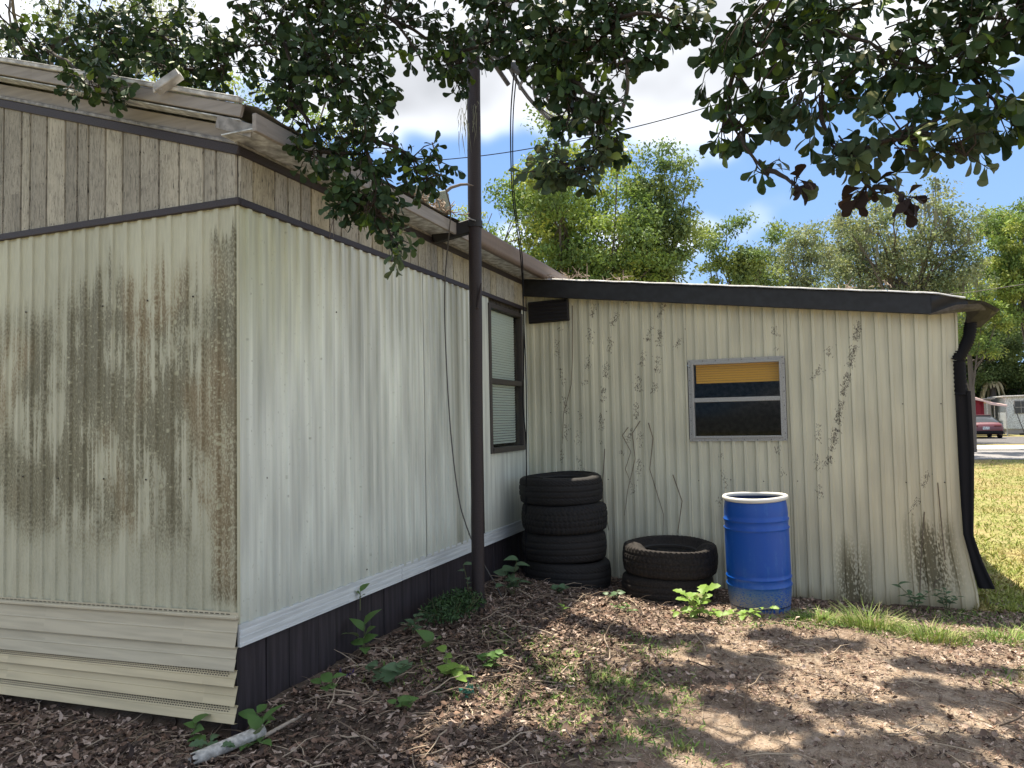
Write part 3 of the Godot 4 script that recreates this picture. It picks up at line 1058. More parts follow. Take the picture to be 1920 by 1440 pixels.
func drum() -> void:
	var o := thing("plastic_drum", Vector3(-0.395, -0.075, -6.52), "blue plastic drum with white rim, scuffed pale at its foot", "drum")
	var r := 0.252
	var prof := [Vector2(0.0, 0.005), Vector2(r * 0.84, 0.004), Vector2(r * 0.90, 0.02), Vector2(r * 0.945, 0.10)]
	for k in 9: prof.append(Vector2(r * lerpf(0.955, 0.995, k / 8.0), 0.12 + k * 0.015))
	for p in [0.262, 0.325]:
		prof.append_array([Vector2(r * 0.998, p - 0.014), Vector2(r * 1.002, p - 0.006), Vector2(r * 1.022, p), Vector2(r * 1.022, p + 0.008), Vector2(r * 0.985, p + 0.014)])
	for k in 6: prof.append(Vector2(r * 1.0, 0.36 + k * 0.06))
	for p in [0.715, 0.785]:
		prof.append_array([Vector2(r * 0.998, p - 0.014), Vector2(r * 1.002, p - 0.006), Vector2(r * 1.022, p), Vector2(r * 1.022, p + 0.008), Vector2(r * 0.985, p + 0.014)])
	prof.append_array([Vector2(r * 0.995, 0.83), Vector2(r * 0.98, 0.88), Vector2(r * 0.955, 0.925), Vector2(r * 0.94, 0.945), Vector2(r * 0.94, 0.965), Vector2(r * 0.92, 0.965)])
	var st := begin()
	lathe(st, prof, 72)
	part("body", st, M.drum_blue, o)
	st = begin()
	lathe(st, [Vector2(r * 0.918, 0.964), Vector2(r * 0.918, 0.94), Vector2(r * 0.95, 0.84), Vector2(r * 0.95, 0.10), Vector2(0.0, 0.05)], 48)
	part("inside", st, M.drum_inside, o)
	st = begin()
	var rim := []
	for k in 13:
		var a := TAU * k / 12.0
		rim.append(Vector2(r * 0.965 + 0.016 * cos(a), 0.958 + 0.019 * sin(a)))
	lathe(st, rim, 72, Vector3(0, 0, 0), func(a, _k): return Vector2(0, 0.004 * sin(a * 2.0 + 0.6)))
	part("rim", st, M.drum_white, o)
	o.rotation = Vector3(0.012, 0.4, 0.02)

func mast() -> void:
	var o := thing("dish_mast", Vector3(-2.335, 0.05, -5.23), "dark brown steel mast pipe strapped to the eave of the mobile home", "mast")
	var st := begin()
	var pts := []
	var rr := []
	var wob := noise(51, 0.9, 2)
	for k in 26:
		var y := k * 0.18
		pts.append(Vector3(0.03 * y / 4.5 + 0.002 * wob.get_noise_1d(y * 3.0), y, -0.02 * y / 4.5))
		rr.append(0.049 + (0.0035 if k > 16 else 0.0))
	tube(st, pts, rr, 20)
	part("pipe", st, M.rust_pipe, o)
	st = begin()
	tube(st, [Vector3(0.02, 2.985, -0.015), Vector3(0.02, 3.035, -0.015)], [0.060, 0.060], 20)
	part("clamp", st, M.black_metal, o)
	st = begin()
	bar(st, Vector3(-0.31, 2.93, 0.04), Vector3(0.0, 3.0, -0.01), 0.07, 0.10, 0.006)
	part("bracket", st, M.black_metal, o)
	st = begin()
	bar(st, Vector3(-0.03, 3.055, 0.058), Vector3(0.055, 3.02, 0.05), 0.012, 0.010, 0.002)
	part("strap_end", st, M.grey_metal, o)
	st = begin()
	tube(st, [Vector3(0.05, 2.35, 0.035), Vector3(0.062, 2.42, 0.03), Vector3(0.075, 2.50, 0.03), Vector3(0.085, 2.545, 0.03)], [0.012, 0.011, 0.008, 0.003], 6)
	part("weld_stub", st, M.rust_pipe, o)
	st = begin()
	st.set_smooth_group(0)
	for k in 46:
		var p := Vector3(rnd(-0.07, 0.09), rnd(3.70, 3.98), rnd(0.0, 0.10))
		var l := rnd(0.06, 0.22)
		var w := Vector3(rnd(0.001, 0.003), 0, rnd(-0.002, 0.002))
		var q := p + Vector3(rnd(-0.02, 0.02), -l * 0.5, rnd(-0.02, 0.02))
		quad(st, p - w, p + w, q + w, q - w, Vector3.BACK)
		tri(st, q - w, q + w, q + Vector3(rnd(-0.02, 0.02), -l * 0.5, 0), Vector3.BACK)
	stuff(part("hanging_moss", st, M.moss, o))
	st = begin()
	tube(st, [Vector3(-0.26, 3.10, 0.0), Vector3(-0.23, 3.22, 0.03), Vector3(-0.22, 3.27, 0.03), Vector3(-0.15, 3.305, 0.04), Vector3(-0.06, 3.312, 0.055), Vector3(0.0, 3.30, 0.075), Vector3(0.05, 3.285, 0.07)], [0.016, 0.015, 0.014, 0.012, 0.011, 0.010, 0.004], 6)
	var stick := part("dead_branch", st, M.twig, self)
	stick.position = o.position
	tag(stick, "dead grey branch hooked round the mast above the eave", "branch")

func dish() -> void:
	# mesh dish seen from below and behind, carried by the mast
	var c := Vector3(-1.80, 4.20, -5.25)
	var nrm := Vector3(0.55, 0.62, -0.56).normalized()
	var o := thing("satellite_dish", c, "weathered mesh satellite dish high on the mast behind oak leaves", "dish")
	var ax := nrm.cross(Vector3(0.6, -0.8, 0.1)).normalized()
	var ay := nrm.cross(ax).normalized()
	var b := Basis(ax, nrm, ay)
	var ra := 0.68
	var bowl := func(r): return 0.26 * r * r / (ra * ra)
	var st := begin()
	var ring := []
	for k in 49:
		var a := TAU * k / 48.0
		ring.append(b * Vector3(cos(a) * ra, bowl.call(ra), sin(a) * ra))
	tube(st, ring, [0.017], 8)
	part("rim", st, M.dish_metal, o)
	for k in 12:
		st = begin()
		var pp := []
		for i in 7:
			var r := 0.08 + (ra - 0.08) * i / 6.0
			var a := TAU * k / 12.0
			pp.append(b * Vector3(cos(a) * r, bowl.call(r) - 0.012, sin(a) * r))
		tube(st, pp, [0.013], 6)
		part("rib", st, M.dish_metal, o)
	st = begin()
	for q in [0.25, 0.5, 0.68]:
		ring = []
		for k in 41:
			var a := TAU * k / 40.0
			ring.append(b * Vector3(cos(a) * q, bowl.call(q), sin(a) * q))
		tube(st, ring, [0.008], 5)
	part("ring_struts", st, M.dish_metal, o)
	st = begin()
	var mp := func(i, j):
		var r: float = 0.05 + (ra - 0.05) * j / 8.0
		var a: float = TAU * i / 36.0
		return b * Vector3(cos(a) * r, bowl.call(r) + 0.012, sin(a) * r)
	grid(st, 36, 8, mp, func(i, j): return Vector2(i, j), -nrm)
	part("mesh_skin", st, M.dish_mesh, o)
	st = begin()
	tube(st, [Vector3.ZERO, b * Vector3(0, -0.12, 0), Vector3(-0.50, 0.32, -0.03)], [0.03, 0.03, 0.03], 10)
	tube(st, [b * Vector3(0.4, 0.05, 0.3), Vector3(-0.50, 0.36, -0.03)], [0.02, 0.02], 8)
	tube(st, [b * Vector3(-0.4, 0.05, 0.3), Vector3(-0.50, 0.36, -0.03)], [0.02, 0.02], 8)
	part("mount", st, M.dish_metal, o)

func cable(called: String, pts: Array, r: float, m: Material, label: String, cat := "cable") -> void:
	var curve := Curve3D.new()
	for i in pts.size():
		var t: Vector3 = (pts[mini(i + 1, pts.size() - 1)] - pts[maxi(i - 1, 0)]) / 6.0
		curve.add_point(pts[i], -t, t)
	var q := []
	var n := 10 * pts.size()
	for i in n + 1:
		q.append(curve.sample_baked(curve.get_baked_length() * i / n, true))
	var st := begin()
	tube(st, q, [r], 6)
	tag(part(called, st, m, self), label, cat)

func cables() -> void:
	cable("hanging_cable", [Vector3(-1.98, 4.22, -5.28), Vector3(-2.12, 3.95, -5.55), Vector3(-2.27, 3.5, -5.95), Vector3(-2.30, 3.0, -6.20), Vector3(-2.32, 2.5, -6.30), Vector3(-2.36, 1.95, -6.38), Vector3(-2.39, 1.7, -6.42), Vector3(-2.36, 1.4, -6.40), Vector3(-2.37, 0.9, -6.42), Vector3(-2.40, 0.35, -6.45), Vector3(-2.39, 0.10, -6.45)], 0.0055, M.black_plastic, "pair of black cables hanging from the dish past the window", "cable")
	cable("hanging_cable", [Vector3(-1.95, 4.20, -5.26), Vector3(-2.10, 3.95, -5.55), Vector3(-2.255, 3.5, -5.95), Vector3(-2.285, 3.0, -6.20), Vector3(-2.315, 2.5, -6.29), Vector3(-2.33, 1.9, -6.36), Vector3(-2.345, 1.4, -6.38), Vector3(-2.39, 0.7, -6.44), Vector3(-2.43, 0.42, -6.5)], 0.005, M.black_plastic, "thinner black cable hanging beside the pair at the window", "cable")
	cable("wall_cable", [Vector3(-2.42, 3.55, -4.75), Vector3(-2.40, 3.12, -5.0), Vector3(-2.44, 2.98, -5.05), Vector3(-2.60, 2.55, -5.28), Vector3(-2.58, 1.9, -5.26), Vector3(-2.56, 1.30, -5.30), Vector3(-2.50, 0.85, -5.32), Vector3(-2.42, 0.5, -5.45), Vector3(-2.33, 0.22, -5.6), Vector3(-2.27, 0.07, -5.62)], 0.005, M.grey_cable, "grey cable hanging from the eave to the ground behind the mast", "cable")
	cable("utility_wire", [Vector3(1.9, 7.9, -14.0), Vector3(-1.45, 7.30, -14.17), Vector3(-4.7, 7.18, -14.5), Vector3(-7.98, 7.42, -14.85), Vector3(-14.0, 8.3, -15.5)], 0.011, M.black_plastic, "overhead wire crossing the sky behind the mast", "wire")
	cable("utility_wire", [Vector3(10.5, 5.0, -20.0), Vector3(5.54, 4.89, -23.45), Vector3(4.10, 5.28, -27.17), Vector3(1.0, 6.3, -34.0)], 0.012, M.grey_cable, "thin pale wire over the annex's right end, before the trees", "wire")

func vines() -> void:
	var v := [[[-1.62, 1.46], [-1.68, 1.38], [-1.60, 1.22], [-1.66, 1.05], [-1.60, 0.90]], [[-1.50, 1.52], [-1.58, 1.40], [-1.56, 1.15], [-1.64, 0.85], [-1.68, 0.60]], [[-1.42, 1.50], [-1.38, 1.35], [-1.42, 1.05], [-1.30, 0.62], [-1.32, 0.30]],
		[[-2.16, 2.70], [-2.17, 2.20], [-2.19, 1.9], [-2.28, 1.6], [-2.30, 1.3]], [[0.92, 0.70], [0.88, 0.35], [0.86, 0.05], [0.84, -0.12]], [[1.03, 0.95], [1.045, 0.55], [1.06, 0.30]], [[0.95, 0.0], [0.98, 0.12], [1.05, 0.16], [1.16, 0.15]], [[-1.2, 1.0], [-1.12, 0.75], [-1.17, 0.45]], [[-1.86, 1.25], [-1.90, 0.8], [-1.84, 0.45]]]
	var names := ["left end by the tall tyre stack", "above the gap between the tyre stacks", "above the short tyre stack", "just below the vent box", "low at the right end", "tall and straight at the right end", "bent over weeds at the right end", "left of the blue drum, half way up", "beside the top of the tall tyre stack"]
	for i in v.size():
		var pts := []
		for q in v[i]: pts.append(Vector3(q[0], q[1], ZC + 0.017))
		var st := begin()
		tube(st, pts, [0.0045, 0.004, 0.0035, 0.003, 0.002], 5)
		tag(part("dead_vine", st, M.vine, self), "dry brown vine stem on the annex wall, " + names[i], "vine", "dry vine stems on the annex wall")

# A leaf along +Y, one unit long, w wide, with its tip shape: 0 pointed, 1 heart, 2 oak spoon, 3 lobed
func leaf_mesh(kind: int, w: float, fold: float, curl: float) -> ArrayMesh:
	var outline: Array
	match kind:
		0: outline = [[0.0, 0.02], [0.12, 0.25], [0.35, 0.5], [0.6, 0.44], [0.82, 0.22], [1.0, 0.01]]
		1: outline = [[-0.08, 0.22], [0.04, 0.46], [0.22, 0.54], [0.5, 0.42], [0.78, 0.2], [1.0, 0.01]]
		2: outline = [[0.0, 0.03], [0.14, 0.05], [0.36, 0.17], [0.60, 0.36], [0.80, 0.50], [0.92, 0.40], [1.0, 0.14]]
		_: outline = [[0.0, 0.04], [0.12, 0.24], [0.22, 0.16], [0.38, 0.46], [0.48, 0.26], [0.66, 0.5], [0.78, 0.3], [0.9, 0.3], [1.0, 0.02]]
	var st := begin()
	st.set_smooth_group(0)
	var n := outline.size()
	var at := func(k, s):
		var y: float = outline[k][0]
		var x: float = outline[k][1] * s
		return Vector3(x * w, y - 0.12 * curl * y * y, fold * absf(x) * w - curl * y * y)
	for k in n - 1:
		for s in [-1.0, 1.0]:
			var a: Vector3 = at.call(k, 0.0)
			var b: Vector3 = at.call(k, s)
			var c: Vector3 = at.call(k + 1, s)
			var d: Vector3 = at.call(k + 1, 0.0)
			quad(st, a, b, c, d, Vector3.BACK)
	st.generate_normals()
	return st.commit()

func leaf_at(p: Vector3, dir: Vector3, nrm: Vector3, size: float) -> Transform3D:
	var y := dir.normalized()
	var x := y.cross(nrm)
	x = x.normalized() if x.length() > 1e-3 else y.cross(Vector3(0.3, 0.5, 0.8)).normalized()
	return Transform3D(Basis(x * size, y * size, x.cross(y) * size), p)

# A weed: stems with leaves that are parts of their own.
func weed(at: Vector3, label: String, stems: Array, leaf: Mesh, m: Material, cat := "weed") -> void:
	var g := at
	var o := thing("weed", g, label, cat)
	for s in stems:
		# [lean x, height, lean z, leaves, leaf size, spread]
		var top := Vector3(s[0], s[1], s[2])
		var mid := Vector3(s[0] * 0.35, s[1] * 0.6, s[2] * 0.35)
		var st := begin()
		tube(st, [Vector3(0, -0.02, 0), mid, top], [0.004, 0.0035, 0.002], 5)
		part("stem", st, M.stem, o)
		var n: int = s[3]
		for k in n:
			var t := 0.35 + 0.65 * (k + 1.0) / n
			var p := (Vector3.ZERO.lerp(mid, t / 0.6)) if t < 0.6 else mid.lerp(top, (t - 0.6) / 0.4)
			var a: float = k * 2.4 + s[0] * 30.0
			var d: Vector3 = Vector3(cos(a), s[5], sin(a)).normalized()
			var l := put("leaf", leaf, m, o)
			l.transform = leaf_at(p, d, Vector3(0, 1, 0.3) + rdir() * 0.35, s[4] * rnd(0.75, 1.15))

func tuft(at: Vector3, label: String, count: int, rad: float, hgt: float, tones: Array) -> void:
	var o := thing("grass_tuft", at, label, "grass", "grass tufts in the yard")
	var st := begin()
	st.set_smooth_group(0)
	for k in count:
		var a := rnd(0, TAU)
		var r := rad * sqrt(rng.randf())
		var p := Vector3(cos(a) * r, -0.01, sin(a) * r * 0.7)
		p.y += ground_height(at.x + p.x, at.z + p.z) - ground_height(at.x, at.z)
		var d := Vector3(cos(a) * 0.5 + rnd(-0.5, 0.5), 1.0, sin(a) * 0.5 + rnd(-0.5, 0.5))
		var h := hgt * rnd(0.4, 1.1) * (1.0 - 0.4 * r / rad)
		var side := Vector3(-d.z, 0, d.x).rotated(Vector3.UP, rnd(-1, 1)).normalized() * rnd(0.0018, 0.0036)
		var mid := p + d * h * 0.55
		var tip := p + d * h + Vector3(d.x, -0.25, d.z) * h * 0.4
		var c: Color = tones[rng.randi() % tones.size()]
		st.set_color(c)
		var f := Vector3(-side.z, 0.1, side.x)
		quad(st, p - side, p + side, mid + side * 0.8, mid - side * 0.8, f)
		tri(st, mid - side * 0.8, mid + side * 0.8, tip, f)
	stuff(part("blades", st, M.grass, o))

# ---------------------------------------------------------------- trees
func bough(st: SurfaceTool, a: Vector3, b: Vector3, ra: float, rb: float, bend: float, sides := 7) -> Array:
	var n := 6
	var pts := []
	var rr := []
	var off := Vector3(rnd(-1, 1), rnd(-0.2, 0.6), rnd(-1, 1)) * bend * a.distance_to(b)
	for i in n + 1:
		var t := float(i) / n
		pts.append(a.lerp(b, t) + off * 4.0 * t * (1.0 - t) * 0.5 + rdir() * 0.012 * a.distance_to(b) * (1.0 if i > 0 and i < n else 0.0))
		rr.append(lerpf(ra, rb, t))
	tube(st, pts, rr, sides, false)
	return pts

# An overhanging oak: boughs from the trunk to every clump of leaves [x, y, z, rx, ry]; the 300 leaves nearest the camera are single parts.
func oak(called: String, base: Vector3, fork: Vector3, label: String, clumps: Array, uppers: Array, per: float, size: float) -> void:
	var o := thing(called, base, label, "oak tree")
	var right := Vector3(cos(0.37), 0, -sin(0.37))
	var back := Vector3(sin(0.37), 0, cos(0.37))
	var st := begin()
	var tk := []
	var tr := []
	for i in 11:
		var t := i / 10.0
		tk.append(Vector3.ZERO.lerp(fork - base, t) + Vector3(0.10 * sin(t * 5.0), -0.1 if i == 0 else 0.0, 0.08 * sin(t * 4.0 + 1.0)))
		tr.append(lerpf(0.27, 0.17, t) + (0.12 if i == 0 else 0.0))
	tube(st, tk, tr, 14)
	part("trunk", st, M.bark, o)
	# a few main limbs, each serving the clumps nearest to it
	var all := clumps + uppers
	var hubs := []
	for k in 5:
		var c: Array = all[(k * all.size()) / 5]
		var h := Vector3(c[0], c[1], c[2])
		h = h.lerp(fork, 0.34) + Vector3(0, 1.1, 0)
		hubs.append(h)
		st = begin()
		var lp := bough(st, tk[10] * Vector3(1, rnd(0.86, 1.0), 1), h - base, 0.10, 0.05, 0.10, 9)
		part("limb", st, M.bark, o)
	var twigs := begin()
	var joined := []
	var near := []    # [distance, transform, tone]
	for ci in all.size():
		var c: Array = all[ci]
		var cc := Vector3(c[0], c[1], c[2])
		var upper := ci >= clumps.size()
		var best := 0
		for k in hubs.size():
			if hubs[k].distance_to(cc) < hubs[best].distance_to(cc): best = k
		st = begin()
		var start: Vector3 = hubs[best]
		if not upper:
			var gap := start.distance_to(cc)
			for k in joined.size():
				var jd: float = joined[k].distance_to(cc) * (1.0 if joined[k].y > cc.y - 0.05 else 1.6)
				if jd < gap:
					gap = jd
					start = joined[k]
			joined.append(cc)
		var end := cc + Vector3(0, -c[4] * 0.3, 0)
		var bp := bough(st, start - base, end - base, 0.012 if not upper else 0.040, 0.004, 0.34)
		part("bough", st, M.bark, o)
		var thin: float = c[5] if c.size() > 5 else 1.0
		var n := int((c[3] * c[4] * 62.0 / (size * size) / 100.0 * per + 2.0) * thin)
		if upper: n = int(c[3] * c[4] * 0.62 / (size * size) * (4.5 if c[3] > 0.6 else 34.0))
		for t in n:
			var u := rdir() * pow(rng.randf(), 0.42)
			var e: Vector3 = cc + right * u.x * c[3] * 1.08 + Vector3.UP * u.y * c[4] * 1.05 + back * u.z * (c[3] + c[4]) * 0.5
			var from: Vector3 = bp[3 + rng.randi() % 4] + base
			if from.distance_to(e) > 0.16: from = e + (from - e).normalized() * rnd(0.08, 0.17) + rdir() * 0.03
			var td := (e - from).normalized()
			tube(twigs, [from - base, from.lerp(e, 0.5) + rdir() * 0.02 - base, e - base], [0.0045, 0.0032, 0.0018], 4, false)
			var leaves := 5 + rng.randi() % 4
			var hue := rng.randf()
			for l in leaves:
				var a := l * 2.4 + rnd(-0.3, 0.3)
				var sx := td.cross(Vector3(0.3, 0.9, 0.2)).normalized()
				var sy := td.cross(sx)
				var d := td * rnd(0.2, 0.9) + (sx * cos(a) + sy * sin(a)) * rnd(0.5, 1.0) + Vector3.DOWN * rnd(0.1, 0.75)
				var p := e - td * rnd(0.0, 0.05) * float(l) / leaves * 2.0
				var tf := leaf_at(p, d, Vector3.UP * 0.7 + rdir() * 0.9, size * rnd(0.62, 1.15) * (1.45 if upper else 1.0))
				var tone := 0 if hue < 0.62 else (1 if hue < 0.95 else 2)
				if rng.randf() < 0.025: tone = 2
				if c.size() > 6 and hue < 0.7: tone = 3
				near.append([p.distance_to(Vector3(0, 1.55, 0)) + (100.0 if upper else 0.0), tf, tone, rng.randi() % 2])
	stuff(part("twigs", twigs, M.bark, o))
	near.sort_custom(func(x, y): return x[0] < y[0])
	var sets := [[], []]
	var tints := [[], []]
	var tone_mats := [M.leaf_dark, M.leaf_mid, M.leaf_light, M.leaf_withered]
	var tone_cols := [Color(0.030, 0.058, 0.026), Color(0.045, 0.082, 0.028), Color(0.12, 0.19, 0.03), Color(0.045, 0.028, 0.022)]
	for i in near.size():
		var q: Array = near[i]
		var tf: Transform3D = q[1]
		tf.origin -= base
		if i < 300:
			var l := MeshInstance3D.new()
			l.mesh = leaf_oak[q[3]]
			l.material_override = tone_mats[q[2]]
			l.name = "leaf" if i == 0 else "leaf_%03d" % i
			o.add_child(l, true)
			l.transform = tf
		else:
			sets[q[3]].append(tf)
			var c: Color = tone_cols[q[2]]
			tints[q[3]].append(c * rnd(0.8, 1.25))
	for k in 2:
		copies("leaves" if k == 0 else "leaves_001", leaf_oak[k], M.leaf_many, sets[k], tints[k], o)

var leaf_oak := []

# A tree further off: trunk, limbs, and a crown of leaf clumps.
func far_tree(called: String, label: String, base: Vector3, c: Vector3, r: Vector3, limbs: int, clusters: int, per: int, crad: float, lsize: float, tones: Array, moss := 0, group := "trees beyond the annex", low := -0.75) -> void:
	var o := thing(called, base, label, "tree", group)
	var st := begin()
	var top := Vector3(c.x, c.y - r.y * 0.35, c.z) - base
	var tk := []
	var trr := []
	var tr := 0.05 + r.x * 0.055
	for i in 8:
		var t := i / 7.0
		tk.append(top * t + Vector3(sin(t * 4.0 + c.x) * 0.06, 0, cos(t * 3.0) * 0.06) * r.x * 0.5)
		trr.append(lerpf(tr, tr * 0.55, t))
	tube(st, tk, trr, 9)
	part("trunk", st, M.bark_far, o)
	st = begin()
	var tips := []
	for k in limbs:
		var u := rdir()
		u.y = rnd(low, 1.0)
		u = u.normalized() * rnd(0.55, 0.95)
		var e := c + u * r - base
		var pts := bough(st, tk[3 + rng.randi() % 5], e, tr * 0.30, tr * 0.06, 0.12, 5)
		tips.append(e)
		for q in range(2, 6):
			var u2 := rdir()
			var e2: Vector3 = pts[q + 1] + u2 * r * 0.30
			tube(st, [pts[q], pts[q].lerp(e2, 0.5) + rdir() * 0.05 * r.x, e2], [tr * 0.09, tr * 0.06, tr * 0.02], 4, false)
			tips.append(e2)
	part("limbs", st, M.bark_far, o)
	var where := []
	var tints := []
	var hang := []
	for k in clusters:
		var e: Vector3 = tips[k % tips.size()] if k < tips.size() * 2 else tips[rng.randi() % tips.size()]
		if k >= tips.size(): e += rdir() * r * 0.16
		var tone: Color = tones[rng.randi() % tones.size()]
		var sq := rnd(0.6, 1.2)
		for l in int(per * 1.9):
			var d := rdir() * pow(rng.randf(), 0.6) * crad * sq
			d.y *= 0.65
			var p := e + d
			where.append(leaf_at(p, rdir() + Vector3(0, -0.2, 0), Vector3.UP + rdir() * 0.8, lsize * rnd(0.6, 1.2)))
			tints.append(tone * rnd(0.72, 1.3))
	copies("crown", leaf_far, M.leaf_many_far, where, tints, o)
	if moss > 0:
		st = begin()
		st.set_smooth_group(0)
		for k in moss:
			var e: Vector3 = tips[rng.randi() % tips.size()] + rdir() * r * 0.08
			var drop := rnd(0.4, 1.3) * r.y * 0.22
			for s in 7:
				var p := e + Vector3(rnd(-0.12, 0.12), rnd(-0.1, 0.1), rnd(-0.12, 0.12)) * r.x * 0.3
				var w := Vector3(rnd(0.01, 0.03), 0, rnd(-0.02, 0.02)) * r.x * 0.4
				var l2 := drop * rnd(0.5, 1.1)
				var m := p + Vector3(rnd(-0.06, 0.06), -l2 * 0.5, rnd(-0.06, 0.06))
				quad(st, p - w, p + w, m + w * 0.8, m - w * 0.8, Vector3.BACK)
				tri(st, m - w * 0.8, m + w * 0.8, m + Vector3(rnd(-0.05, 0.05), -l2 * 0.5, 0), Vector3.BACK)
		stuff(part("hanging_moss", st, M.moss, o))

var leaf_far: ArrayMesh

# ---------------------------------------------------------------- ground and what lies on it
func build_ground() -> void:
	var xs := []
	var zs := []
	var v := -320.0
	while v < 320.0:
		xs.append(v)
		var d := absf(v + 0.5)
		v += 0.10 if d < 4.5 else (0.4 if d < 14.0 else (2.5 if d < 60.0 else 40.0))
	v = 60.0
	while v > -420.0:
		zs.append(v)
		var d := absf(v + 4.5)
		v -= 0.10 if d < 4.0 else (0.4 if d < 14.0 else (2.5 if d < 60.0 else 40.0))
	var n1 := noise(61, 0.55, 4)
	var n2 := noise(62, 1.6, 3)
	var bump := noise(63, 2.2, 4)
	var pos := func(i, j):
		var x: float = xs[i]
		var z: float = zs[j]
		return Vector3(x, ground_height(x, z) + 0.016 * bump.get_noise_2d(x * 2.0, z * 2.0) * (1.0 if absf(x) + absf(z) < 14.0 else 0.0), z)
	var tex := func(i, j): return Vector2(xs[i] / 2.6, zs[j] / 2.6)
	var tint := func(i, j):
		var x: float = xs[i]
		var z: float = zs[j]
		var a := n1.get_noise_2d(x, z)
		var b := n2.get_noise_2d(x, z)
		var dirt := Color(0.325, 0.262, 0.203).lerp(Color(0.220, 0.170, 0.130), sstep(-0.2, 0.4, a + 0.5 * b))
		dirt = dirt.lerp(Color(0.37, 0.31, 0.245), sstep(0.15, 0.5, b - 0.4 * a) * 0.6)
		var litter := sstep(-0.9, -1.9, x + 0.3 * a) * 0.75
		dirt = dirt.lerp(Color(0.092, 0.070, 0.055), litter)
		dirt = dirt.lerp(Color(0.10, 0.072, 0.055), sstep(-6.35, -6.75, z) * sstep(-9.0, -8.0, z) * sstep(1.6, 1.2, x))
		var lawn := maxf(sstep(1.3, 1.9, x + 0.4 * a) * sstep(-6.2, -7.2, z), sstep(-11.0, -13.0, z))
		lawn = maxf(lawn, sstep(9.0, 14.0, absf(x) + absf(z + 3.0)))
		var green := Color(0.27, 0.27, 0.085).lerp(Color(0.36, 0.29, 0.13), sstep(0.0, 0.5, a + 0.4 * b))
		green = green.lerp(Color(0.40, 0.33, 0.23), sstep(0.42, 0.6, b) * sstep(-20.0, -12.0, z))
		green = green.lerp(Color(0.30, 0.16, 0.07), sstep(0.25, 0.5, -a) * sstep(-14.0, -20.0, z) * 0.5)
		return dirt.lerp(green, lawn * 0.9)
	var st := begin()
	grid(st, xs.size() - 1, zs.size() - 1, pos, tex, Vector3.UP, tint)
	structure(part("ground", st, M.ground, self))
	# road and what borders it
	for q in [["road", -27.9, -34.2, 0.012, M.asphalt], ["pavement", -34.3, -38.4, 0.05, M.concrete], ["driveway", -41.0, -52.0, 0.016, M.asphalt_dark]]:
		st = begin()
		var z0: float = q[1]
		var z1: float = q[2]
		var x0 := -60.0 if q[0] != "driveway" else 5.0
		var x1 := 80.0 if q[0] != "driveway" else 22.0
		var rp := func(i, j): return Vector3(lerpf(x0, x1, i / 40.0), q[3] + ground_height(0, z0) * 0.0, lerpf(z0, z1, j / 4.0))
		grid(st, 40, 4, rp, func(i, j): return Vector2(i * 1.2, j * 1.0), Vector3.UP)
		if q[0] == "pavement":
			st.set_smooth_group(-1)
			quad(st, Vector3(x0, 0.05, z0), Vector3(x1, 0.05, z0), Vector3(x1, -0.05, z0), Vector3(x0, -0.05, z0), Vector3.BACK)
		structure(part(q[0], st, q[4], self))

func chip_mesh(outline: Array, curl: float) -> ArrayMesh:
	var st := begin()
	st.set_smooth_group(0)
	var n := outline.size()
	for k in n - 1:
		var y0: float = outline[k][0]
		var y1: float = outline[k + 1][0]
		var w0: float = outline[k][1]
		var w1: float = outline[k + 1][1]
		var z := func(y, x): return curl * (y - 0.5) * (y - 0.5) + 0.5 * absf(x) * curl + 0.08 * sin(y * 7.0)
		for s in [-1.0, 1.0]:
			quad(st, Vector3(0, y0, z.call(y0, 0)), Vector3(s * w0, y0, z.call(y0, w0)), Vector3(s * w1, y1, z.call(y1, w1)), Vector3(0, y1, z.call(y1, 0)), Vector3.BACK)
	st.generate_normals()
	return st.commit()

func yard_spot(margin := 0.06) -> Vector3:
	for tries in 40:
		var z := rnd(-7.25, -1.9)
		var x := rnd(-4.6, 2.4)
		if x < XB + margin and z < ZA + 0.02: continue
		if z < -7.22: continue
		return Vector3(x, ground_height(x, z), z)
	return Vector3(0, 0, -3)

